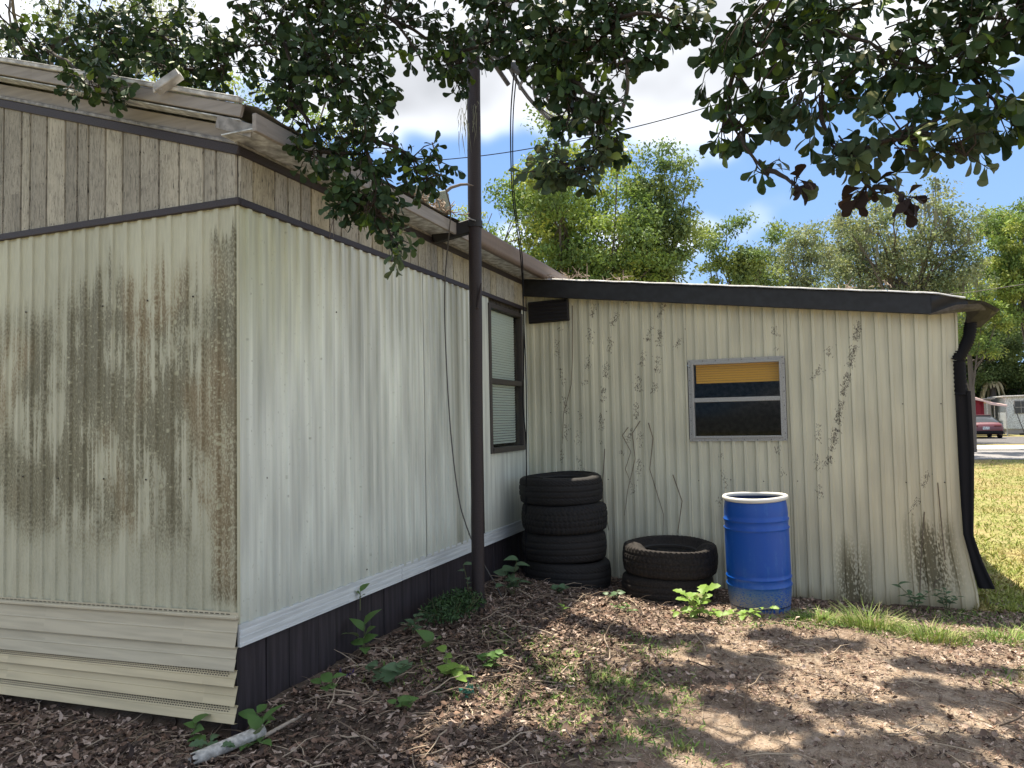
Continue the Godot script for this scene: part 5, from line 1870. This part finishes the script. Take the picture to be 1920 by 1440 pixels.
	far_tree("broadleaf_tree", "darker right shoulder of trees beside the big sunlit tree", Vector3(-3.2, 0, -18.2), Vector3(-3.0, 6.3, -18.2), Vector3(1.15, 2.0, 1.2), 16, 120, 70, 0.42, 0.10, mid)
	far_tree("broadleaf_tree", "small ragged green tree standing before open blue sky", Vector3(-1.7, 0, -22.8), Vector3(-1.65, 5.9, -22.7), Vector3(1.35, 1.5, 1.3), 16, 120, 70, 0.40, 0.11, mid)
	far_tree("broadleaf_tree", "pale feathery tree left of the mossy oak", Vector3(0.2, 0, -25.6), Vector3(0.1, 6.0, -25.6), Vector3(1.3, 1.6, 1.3), 16, 95, 60, 0.48, 0.10, grey, 10)
	far_tree("mossy_oak", "tall grey oak hung with moss above the annex roof", Vector3(4.0, 0, -29.2), Vector3(2.9, 7.2, -29.0), Vector3(2.8, 2.9, 2.8), 30, 250, 66, 0.66, 0.125, grey, 60)
	far_tree("broadleaf_tree", "bright lime tree at the right edge above the trees", Vector3(8.6, 0, -35.0), Vector3(8.5, 7.8, -34.9), Vector3(2.2, 3.1, 2.2), 22, 230, 80, 0.55, 0.13, lime)
	far_tree("broadleaf_tree", "yellow green young tree just over the annex's right end", Vector3(5.9, 0, -33.0), Vector3(5.9, 5.5, -33.0), Vector3(1.3, 1.5, 1.3), 10, 60, 80, 0.42, 0.12, lime)
	far_tree("dark_tree", "dark dense tree behind the canopy and trailer", Vector3(11.0, 0, -64.0), Vector3(11.0, 6.4, -64.0), Vector3(4.5, 4.0, 3.5), 26, 170, 100, 0.9, 0.20, dark)
	far_tree("dark_tree", "shadowy tree right of the dark one, over the trailer", Vector3(17.5, 0, -65.0), Vector3(17.5, 6.8, -65.0), Vector3(4.8, 4.6, 3.5), 26, 170, 100, 0.9, 0.20, dark)
	far_tree("dark_tree", "low dark shrub mass filling the gap under the trees by the trailer", Vector3(14.5, 0, -67.0), Vector3(14.5, 3.6, -67.0), Vector3(5.5, 3.4, 2.5), 26, 190, 90, 0.9, 0.22, dark)
	far_tree("dark_tree", "low dark shrub mass behind the shed roof", Vector3(8.6, 0, -66.0), Vector3(8.6, 3.8, -66.0), Vector3(4.5, 3.6, 2.5), 26, 170, 90, 0.9, 0.22, dark)
	far_tree("dark_tree", "dark tree left of the canopy, behind the annex", Vector3(5.5, 0, -62.0), Vector3(5.5, 6.0, -62.0), Vector3(4.0, 3.6, 3.2), 24, 140, 90, 0.9, 0.20, dark)
	far_tree("dark_tree", "middle distance tree filling the gap above the pink canopy", Vector3(11.8, 0, -72.0), Vector3(11.8, 9.8, -72.0), Vector3(6.0, 5.4, 3.5), 26, 190, 90, 1.1, 0.24, mid)
	far_tree("mossy_oak", "grey twiggy oak behind the roof ridge at far left", Vector3(-12.4, 0, -9.4), Vector3(-12.2, 7.9, -9.2), Vector3(2.5, 2.2, 2.2), 26, 120, 80, 0.42, 0.065, grey, 40, "trees behind the mobile home")
	far_tree("broadleaf_tree", "light green tree glimpsed above the gable through oak leaves", Vector3(-10.6, 0, -12.2), Vector3(-10.4, 7.6, -12.2), Vector3(2.3, 2.6, 2.2), 18, 110, 70, 0.42, 0.08, lime, 0, "trees behind the mobile home")
	far_tree("broadleaf_tree", "thin light tree seen left of the mast behind the roof", Vector3(-8.6, 0, -17.5), Vector3(-8.5, 6.3, -17.5), Vector3(2.0, 1.6, 1.8), 14, 60, 66, 0.40, 0.09, lime, 0, "trees behind the mobile home")
	far_tree("broadleaf_tree", "distant tree beyond the annex roof, low in the middle", Vector3(-0.5, 0, -34.0), Vector3(-0.5, 5.2, -34.0), Vector3(3.5, 2.1, 2.0), 18, 100, 70, 0.6, 0.14, mid)
	far_tree("broadleaf_tree", "distant tree behind the foot of the mossy oak", Vector3(3.6, 0, -44.0), Vector3(3.6, 6.6, -44.0), Vector3(4.2, 2.7, 2.5), 20, 120, 70, 0.75, 0.17, grey)

	var where := []
	var tints := []
	for k in 900:
		var c := Vector3(rnd(-45, 85), 0, rnd(-96, -84))
		c.y = rnd(0.5, 9.5 + 2.0 * sin(c.x * 0.21) + 1.5 * sin(c.x * 0.57))
		var tone: Color = [dark[1], dark[2], mid[0], mid[1]][k % 4]
		for l in 22:
			where.append(leaf_at(c + rdir() * rnd(0.3, 1.7), rdir(), Vector3.UP + rdir(), rnd(0.35, 0.8)))
			tints.append(tone * rnd(0.7, 1.25))
	tag(copies("distant_woods", leaf_far, M.leaf_many_far, where, tints, self), "far line of woods closing the view beyond the road and trailers", "woods")

# ---------------------------------------------------------------- materials
func textured(called: String, tex: Texture2D, c: Color, rough := 0.8, scale := Vector3.ONE) -> StandardMaterial3D:
	var m := mat(called, c, rough)
	m.albedo_texture = tex
	m.uv1_scale = scale
	return m

func triplanar(m: StandardMaterial3D, tex: Texture2D, scale: Vector3) -> void:
	m.albedo_texture = tex
	m.uv1_triplanar = true
	m.uv1_world_triplanar = true
	m.uv1_scale = scale

func leafy(called: String, c: Color, through: float, rough := 0.45) -> StandardMaterial3D:
	var m := mat(called, c.linear_to_srgb(), rough)
	m.metallic_specular = 0.3
	m.backlight_enabled = true
	m.backlight = Color(through, through, through * 0.75)
	return m

func build_materials() -> void:
	var grain := grain_texture()
	var streaks := grey_texture(81, 0.62, 1.05, 0.03, 1, 16)
	var along := grey_texture(84, 0.88, 1.05, 0.05, 16, 1)
	var blots := grey_texture(82, 0.55, 1.1, 0.02)
	var fine := grey_texture(83, 0.6, 1.15, 0.12)
	var dust := grey_texture(85, 0.25, 1.0, 0.035)
	textured("siding_gable", siding_gable_texture(), Color.WHITE, 0.55)
	textured("siding_side", siding_side_texture(), Color.WHITE, 0.5)
	textured("siding_annex", siding_annex_texture(), Color.WHITE, 0.5)
	mat("siding_side_plain", Color(0.72, 0.72, 0.62), 0.55)
	textured("board_a", grain, Color(0.99, 0.98, 0.96), 0.8)
	textured("board_b", grain, Color(0.94, 0.93, 0.92), 0.8)
	textured("board_c", grain, Color(0.87, 0.86, 0.85), 0.8)
	textured("board_d", grain, Color(1.0, 0.97, 0.90), 0.8)
	var t := [["brown_trim", lin(0.045, 0.036, 0.042), 0.6, fine, 2.0], ["grey_metal", lin(0.36, 0.36, 0.36), 0.55, blots, 1.5], ["grey_wood", lin(0.33, 0.31, 0.295), 0.8, along, 1.0], ["white_paint", lin(0.74, 0.80, 0.84), 0.6, blots, 1.0],
		["white_metal", lin(0.68, 0.68, 0.66), 0.5, blots, 1.0], ["gutter", lin(0.22, 0.175, 0.155), 0.6, along, 0.8], ["roof_metal", lin(0.42, 0.41, 0.38), 0.6, blots, 0.6], ["roof_white", lin(0.75, 0.75, 0.74), 0.6, blots, 0.7],
		["vinyl", lin(0.53, 0.485, 0.35), 0.55, along, 1.0], ["vinyl_low", lin(0.62, 0.535, 0.335), 0.55, along, 0.7], ["skirt_white", lin(0.66, 0.70, 0.70), 0.6, along, 1.0], ["skirt_dark", lin(0.042, 0.033, 0.039), 0.7, streaks, 1.6],
		["black_trim", lin(0.016, 0.018, 0.022), 0.45, blots, 1.0], ["grey_flash", lin(0.13, 0.13, 0.135), 0.5, blots, 2.0], ["dark_flash", lin(0.03, 0.03, 0.032), 0.55, blots, 2.0], ["rust_pipe", lin(0.030, 0.020, 0.021), 0.62, fine, 1.6],
		["black_metal", lin(0.018, 0.018, 0.020), 0.6, fine, 2.0], ["core", lin(0.10, 0.09, 0.08), 0.9, blots, 1.0], ["pale_block", lin(0.36, 0.40, 0.33), 0.9, fine, 2.0],
		["rubber", lin(0.020, 0.018, 0.018), 0.82, dust, 2.2], ["rubber_brown", lin(0.044, 0.035, 0.029), 0.9, dust, 2.6], ["rubber_bead", lin(0.035, 0.034, 0.033), 0.8, fine, 2.0],
		["asphalt", lin(0.30, 0.29, 0.29), 0.9, fine, 0.6], ["asphalt_dark", lin(0.14, 0.135, 0.135), 0.9, fine, 0.6], ["concrete", lin(0.62, 0.60, 0.56), 0.9, fine, 0.5], ["pvc", lin(0.66, 0.64, 0.58), 0.45, blots, 3.0],
		["bark", lin(0.055, 0.044, 0.036), 0.95, fine, 2.0], ["bark_far", lin(0.17, 0.145, 0.125), 0.95, fine, 1.0], ["dish_metal", lin(0.11, 0.11, 0.115), 0.6, blots, 2.0], ["alu", lin(0.47, 0.475, 0.455), 0.45, fine, 2.0], ["bronze", lin(0.075, 0.066, 0.060), 0.45, fine, 2.0]]
	for q in t:
		triplanar(mat(q[0], q[1], q[2]), q[3], Vector3.ONE * q[4])
	M.alu.metallic = 0.15
	mat("screw", lin(0.05, 0.045, 0.04), 0.6)
	mat("slot", lin(0.10, 0.085, 0.06), 0.9)
	mat("blind", lin(0.58, 0.70, 0.65), 0.6)
	mat("amber", lin(0.66, 0.38, 0.04), 0.55)
	mat("vent_dark", lin(0.012, 0.010, 0.011), 0.6)
	mat("black_plastic", lin(0.013, 0.013, 0.015), 0.75).metallic_specular = 0.25
	mat("grey_cable", lin(0.10, 0.095, 0.09), 0.6)
	mat("vine", lin(0.17, 0.135, 0.095), 0.9)
	mat("twig", lin(0.17, 0.14, 0.12), 0.9)
	mat("straw", lin(0.30, 0.235, 0.18), 0.9)
	mat("pale_wood", lin(0.46, 0.39, 0.31), 0.8)
	mat("stem", lin(0.12, 0.13, 0.06), 0.8)
	mat("purple", lin(0.10, 0.06, 0.25), 0.3)
	leafy("teal", Color(0.05, 0.22, 0.17), 0.3, 0.2)
	leafy("yellow", Color(0.62, 0.40, 0.03), 0.5)
	mat("car_red", lin(0.11, 0.006, 0.014), 0.3).clearcoat_enabled = true
	mat("car_glass", lin(0.03, 0.035, 0.04), 0.1)
	mat("tail_red", lin(0.14, 0.02, 0.02), 0.3)
	mat("canopy", lin(0.62, 0.45, 0.40), 0.8)
	mat("cloth_red", lin(0.20, 0.012, 0.03), 0.8)
	leafy("dry_frond", Color(0.30, 0.26, 0.16), 0.3, 0.8)
	mat("drum_inside", lin(0.012, 0.03, 0.09), 0.6)
	mat("drum_white", lin(0.66, 0.65, 0.60), 0.5)
	# blue plastic, scuffed and splashed with soil near the foot
	var w := 512
	var h := 512
	var sp := nbytes(92, 0.11, w, h, 1, 1, 4)
	var sc := nbytes(93, 0.05, w, h, 1, 8, 3)
	var pix := PackedByteArray()
	pix.resize(w * h * 3)
	for k in w * h:
		var v := float(k / w) / h
		var u := float(k % w) / w
		var n: float = sp[k] / 255.0
		var s: float = sc[k] / 255.0
		var side := 0.35 + 0.65 * sstep(-0.2, 0.9, cos(TAU * (u - 0.40)))
		var soil := sstep(0.46, 0.08, v) * sstep(0.46, 0.64, n * 0.8 + 0.25 * side + 0.1 * s) * 0.85
		var scuff := sstep(0.62, 0.86, s * 0.7 + n * 0.35) * 0.30
		pix[k * 3] = int(lerpf(lerpf(10.0, 90.0, scuff), 150.0, soil))
		pix[k * 3 + 1] = int(lerpf(lerpf(76.0, 122.0, scuff), 142.0, soil))
		pix[k * 3 + 2] = int(lerpf(lerpf(166.0, 180.0, scuff), 130.0, soil))
	textured("drum_blue", picture(w, h, pix), Color.WHITE, 0.38)
	var glass := mat("glass", Color(0.2, 0.25, 0.24, 0.03), 0.03)
	glass.metallic_specular = 0.2
	glass.transparency = BaseMaterial3D.TRANSPARENCY_ALPHA
	var skin := mat("dish_mesh", Color(0.30, 0.31, 0.33, 0.16), 0.7)
	skin.transparency = BaseMaterial3D.TRANSPARENCY_ALPHA
	var g := textured("ground", ground_texture(), Color.WHITE, 0.95)
	g.vertex_color_use_as_albedo = true
	leafy("leaf_dark", Color(0.032, 0.058, 0.032), 0.32, 0.5)
	leafy("leaf_mid", Color(0.046, 0.082, 0.035), 0.42, 0.5)
	leafy("leaf_light", Color(0.12, 0.19, 0.03), 0.6, 0.45)
	leafy("leaf_withered", Color(0.026, 0.017, 0.015), 0.08, 0.8)
	mat("water", lin(0.02, 0.02, 0.02), 0.05)
	leafy("weed_leaf", Color(0.075, 0.15, 0.04), 0.45)
	leafy("weed_leaf_dark", Color(0.075, 0.13, 0.065), 0.3)
	leafy("weed_leaf_bright", Color(0.16, 0.27, 0.05), 0.6)
	for q in [["leaf_many", 0.34, 0.5], ["leaf_many_far", 0.8, 0.6], ["grass", 0.5, 0.6], ["litter", 0.04, 0.85]]:
		leafy(q[0], Color.WHITE, q[1], q[2]).vertex_color_use_as_albedo = true
	leafy("moss", Color(0.15, 0.155, 0.115), 0.4, 0.9)

func _ready() -> void:
	rng.seed = 20240611
	# camera
	var cam := Camera3D.new()
	cam.name = "camera"
	cam.position = Vector3(0, 1.55, 0)
	cam.rotation_degrees = Vector3(2.7565, 21.201, -1.1201)
	cam.fov = 54.04
	cam.near = 0.05
	cam.far = 900.0
	add_child(cam)
	cam.current = true
	# sky, exposure, sun
	var env := Environment.new()
	env.background_mode = Environment.BG_SKY
	var sky := Sky.new()
	var pano := PanoramaSkyMaterial.new()
	pano.panorama = sky_texture()
	sky.sky_material = pano
	env.sky = sky
	env.tonemap_mode = Environment.TONE_MAPPER_LINEAR
	env.tonemap_exposure = 2.2
	env.sdfgi_enabled = true
	env.ssao_enabled = true
	env.ssil_enabled = true
	var we := WorldEnvironment.new()
	we.name = "environment"
	we.environment = env
	add_child(we)
	var sun := DirectionalLight3D.new()
	sun.name = "sun"
	sun.light_color = Color(1.0, 0.955, 0.88)
	sun.light_energy = 1.6
	sun.light_angular_distance = 0.5
	sun.shadow_enabled = true
	add_child(sun)
	sun.look_at_from_position(Vector3(-0.20, 1.0, -0.24), Vector3.ZERO, Vector3.RIGHT)

	build_materials()
	build_ground()
	build_home()
	build_annex()
	mast()
	dish()
	# tyres: four in the corner, two beside the drum
	var pile := "tyres stacked in the corner"
	tyre(Vector3(-2.10, 0.015, -6.72), 0.405, 0.262, 0, 0.0, "dusty black tyre at the bottom of the tall corner stack", pile, Vector3(0.0, 0.3, -0.02))
	tyre(Vector3(-2.12, 0.275, -6.72), 0.392, 0.262, 0, 0.0, "black tyre second from the ground in the tall corner stack", pile, Vector3(0.01, 1.3, 0.01))
	tyre(Vector3(-2.11, 0.53, -6.71), 0.398, 0.258, 1, 0.0, "block treaded tyre second from the top of the tall corner stack", pile, Vector3(0.01, 2.0, 0.015))
	tyre(Vector3(-2.14, 0.785, -6.73), 0.39, 0.255, 0, 0.012, "worn smooth tyre on top of the tall corner stack", pile, Vector3(0.02, 0.6, 0.03))
	pile = "tyres stacked beside the drum"
	tyre(Vector3(-1.19, -0.06, -6.78), 0.40, 0.25, 2, 0.0, "brown dusty lower tyre of the short stack", pile, Vector3(0.0, 0.4, 0.012), "rubber_brown")
	tyre(Vector3(-1.165, 0.185, -6.78), 0.415, 0.27, 1, 0.105, "chunky mud tyre with sagging sidewall on top of the short stack", pile, Vector3(0.03, 0.2, -0.015), "rubber_brown")
	drum()
	leaf_oak = [leaf_mesh(2, 0.60, 0.15, 0.22), leaf_mesh(2, 0.50, 0.35, 0.40)]
	leaf_far = leaf_mesh(0, 0.5, 0.2, 0.2)
	var left := [[-4.23, 3.86, -3.18, 0.23, 0.18, 0.6], [-3.35, 3.35, -2.80, 0.21, 0.12, 0.9], [-3.57, 3.93, -3.33, 0.38, 0.21], [-3.28, 3.59, -3.24, 0.29, 0.12], [-2.95, 3.60, -3.26, 0.19, 0.22, 0.8], [-2.67, 3.74, -3.36, 0.33, 0.22], [-2.50, 3.27, -3.24, 0.17, 0.24, 0.7], [-2.23, 3.46, -3.33, 0.30, 0.34], [-2.29, 2.96, -3.23, 0.15, 0.15], [-2.03, 2.98, -3.22, 0.17, 0.26], [-1.98, 2.65, -3.26, 0.15, 0.17], [-1.84, 2.41, -3.21, 0.08, 0.11, 0.8], [-1.78, 2.85, -3.43, 0.17, 0.14], [-2.12, 2.69, -3.20, 0.13, 0.13], [-2.11, 3.82, -3.57, 0.36, 0.16], [-1.85, 3.50, -3.58, 0.16, 0.13, 0.45], [-1.77, 3.66, -3.82, 0.15, 0.26, 1.1], [-4.12, 4.18, -3.42, 0.37, 0.14, 0.5],
		[-1.44, 3.64, -3.63, 0.21, 0.17], [-1.11, 3.52, -3.55, 0.26, 0.19], [-0.76, 3.46, -3.47, 0.24, 0.13], [-0.47, 3.35, -3.37, 0.16, 0.12], [-1.07, 3.26, -3.58, 0.17, 0.13], [-0.86, 3.00, -3.46, 0.13, 0.17], [-0.86, 2.81, -3.47, 0.13, 0.13], [-1.14, 2.78, -3.36, 0.13, 0.11], [-0.97, 2.72, -3.43, 0.17, 0.08], [-0.77, 3.24, -3.48, 0.11, 0.11, 0.7], [-0.62, 3.24, -3.43, 0.09, 0.06], [-2.45, 3.95, -3.45, 0.30, 0.16], [-1.40, 3.85, -3.60, 0.30, 0.12], [-0.85, 3.62, -3.45, 0.30, 0.10], [-3.75, 3.75, -3.15, 0.25, 0.16], [-1.25, 3.45, -3.62, 0.20, 0.14], [-1.02, 3.10, -3.52, 0.14, 0.14], [-0.95, 3.38, -3.50, 0.20, 0.10]]
	var up_left := [[-2.29, 6.02, -4.77, 0.17, 0.14], [-1.96, 5.76, -4.82, 0.18, 0.15], [-1.69, 5.56, -4.58, 0.16, 0.13], [-2.50, 6.61, -6.88, 0.11, 0.09], [-2.41, 7.02, -6.98, 0.11, 0.09], [-2.16, 6.94, -7.11, 0.11, 0.08], [-2.69, 5.73, -4.66, 0.14, 0.11], [-2.41, 5.77, -4.73, 0.19, 0.15], [-2.27, 6.02, -4.63, 0.18, 0.14], [-2.20, 5.58, -5.58, 0.08, 0.07], [-2.17, 6.05, -5.66, 0.08, 0.07], [-1.97, 5.77, -5.56, 0.08, 0.06], [-2.94, 6.68, -7.01, 0.08, 0.07], [-2.81, 6.94, -7.02, 0.09, 0.07], [-2.67, 6.75, -7.06, 0.09, 0.08], [-3.63, 5.90, -4.51, 0.26, 0.21], [-3.32, 5.82, -4.32, 0.26, 0.21], [-2.95, 5.93, -4.24, 0.26, 0.20], [-3.6, 5.6, -2.6, 0.9, 0.5], [-2.2, 5.4, -1.6, 0.9, 0.5], [-4.8, 5.8, -0.8, 1.1, 0.6], [-3.0, 6.0, 0.6, 1.1, 0.6]]
	var right := [[-0.22, 3.09, -3.38, 0.16, 0.25], [-0.21, 2.79, -3.40, 0.12, 0.14], [-0.11, 2.59, -3.34, 0.08, 0.08, 0.6], [0.04, 3.19, -3.37, 0.26, 0.17], [0.11, 2.86, -3.30, 0.24, 0.19], [0.01, 2.46, -3.18, 0.08, 0.05, 0.8, 1], [0.22, 2.58, -3.25, 0.17, 0.12], [0.29, 2.45, -3.29, 0.11, 0.07, 0.7, 1], [0.39, 2.99, -3.30, 0.24, 0.18], [0.40, 2.64, -3.21, 0.18, 0.15], [0.60, 2.91, -3.28, 0.24, 0.21], [0.59, 2.53, -3.19, 0.16, 0.10, 0.8], [0.36, 2.36, -3.11, 0.07, 0.06, 0.8, 1], [0.75, 2.70, -3.24, 0.10, 0.17], [0.80, 3.05, -3.20, 0.16, 0.18], [0.62, 3.18, -3.20, 0.24, 0.12], [0.28, 3.25, -3.30, 0.26, 0.10], [-0.12, 3.30, -3.38, 0.20, 0.10], [0.88, 2.88, -3.15, 0.10, 0.16]]
	var up_right := [[-2.14, 6.72, -6.24, 0.19, 0.15], [-2.01, 7.13, -6.43, 0.16, 0.13], [-1.81, 7.12, -6.55, 0.17, 0.14], [-1.61, 5.70, -5.69, 0.12, 0.09], [-1.48, 5.67, -5.63, 0.14, 0.11], [-1.31, 5.69, -5.45, 0.13, 0.10], [-1.63, 6.86, -7.29, 0.14, 0.12], [-1.41, 6.61, -7.06, 0.15, 0.12], [-1.22, 7.03, -7.25, 0.13, 0.10], [-0.80, 6.70, -6.41, 0.14, 0.11], [-0.67, 7.11, -6.39, 0.14, 0.11], [-0.41, 6.89, -6.38, 0.13, 0.11], [-1.34, 5.97, -5.00, 0.14, 0.11], [-1.01, 5.69, -5.17, 0.18, 0.14], [-0.83, 6.01, -5.29, 0.17, 0.14], [-0.74, 6.64, -6.86, 0.11, 0.09], [-0.52, 6.69, -6.79, 0.10, 0.08], [-0.33, 6.82, -6.92, 0.11, 0.09], [-0.30, 7.03, -6.31, 0.13, 0.10], [-0.05, 6.80, -6.20, 0.13, 0.10], [0.06, 7.02, -6.22, 0.13, 0.10], [-0.94, 5.82, -4.42, 0.14, 0.11], [-0.72, 5.87, -4.56, 0.17, 0.13], [-0.43, 5.94, -4.55, 0.16, 0.13], [-1.65, 5.69, -4.54, 0.16, 0.13], [-1.47, 6.04, -4.62, 0.17, 0.14], [-1.18, 5.59, -4.51, 0.16, 0.13], [-0.28, 5.74, -4.97, 0.13, 0.10], [-0.09, 5.85, -4.88, 0.10, 0.08], [0.18, 5.53, -4.83, 0.11, 0.08], [-0.98, 5.52, -5.68, 0.10, 0.08], [-0.87, 5.82, -5.74, 0.09, 0.07], [-0.66, 5.72, -5.81, 0.09, 0.07], [-0.55, 5.71, -5.38, 0.07, 0.06], [-0.40, 5.80, -5.48, 0.08, 0.06], [-0.30, 5.95, -5.44, 0.08, 0.07], [-1.81, 5.58, -5.15, 0.10, 0.08], [-1.75, 6.03, -5.15, 0.10, 0.08], [-1.51, 5.50, -4.98, 0.08, 0.07], [-2.04, 6.95, -6.82, 0.11, 0.09], [-1.85, 6.72, -6.72, 0.09, 0.07], [-1.74, 7.13, -6.81, 0.11, 0.09], [1.5, 5.6, -2.9, 0.8, 0.5], [0.2, 5.4, -1.8, 0.8, 0.5], [3.6, 5.8, -1.6, 1.0, 0.6], [2.2, 6.0, 0.6, 1.1, 0.6]]
	oak("oak", Vector3(-4.3, 0, 1.0), Vector3(-3.9, 4.1, 0.3), "oak reaching over the mobile home roof from the left, dark spoon shaped leaves", left, up_left, 8.8, 0.072)
	oak("oak", Vector3(3.3, 0, 0.7), Vector3(2.8, 3.9, 0.3), "oak hanging larger dark leaves into the upper right of the view", right, up_right, 7.6, 0.083)
	cables()
	vines()
	build_weeds()
	small_things()
	build_litter()
	build_beyond()
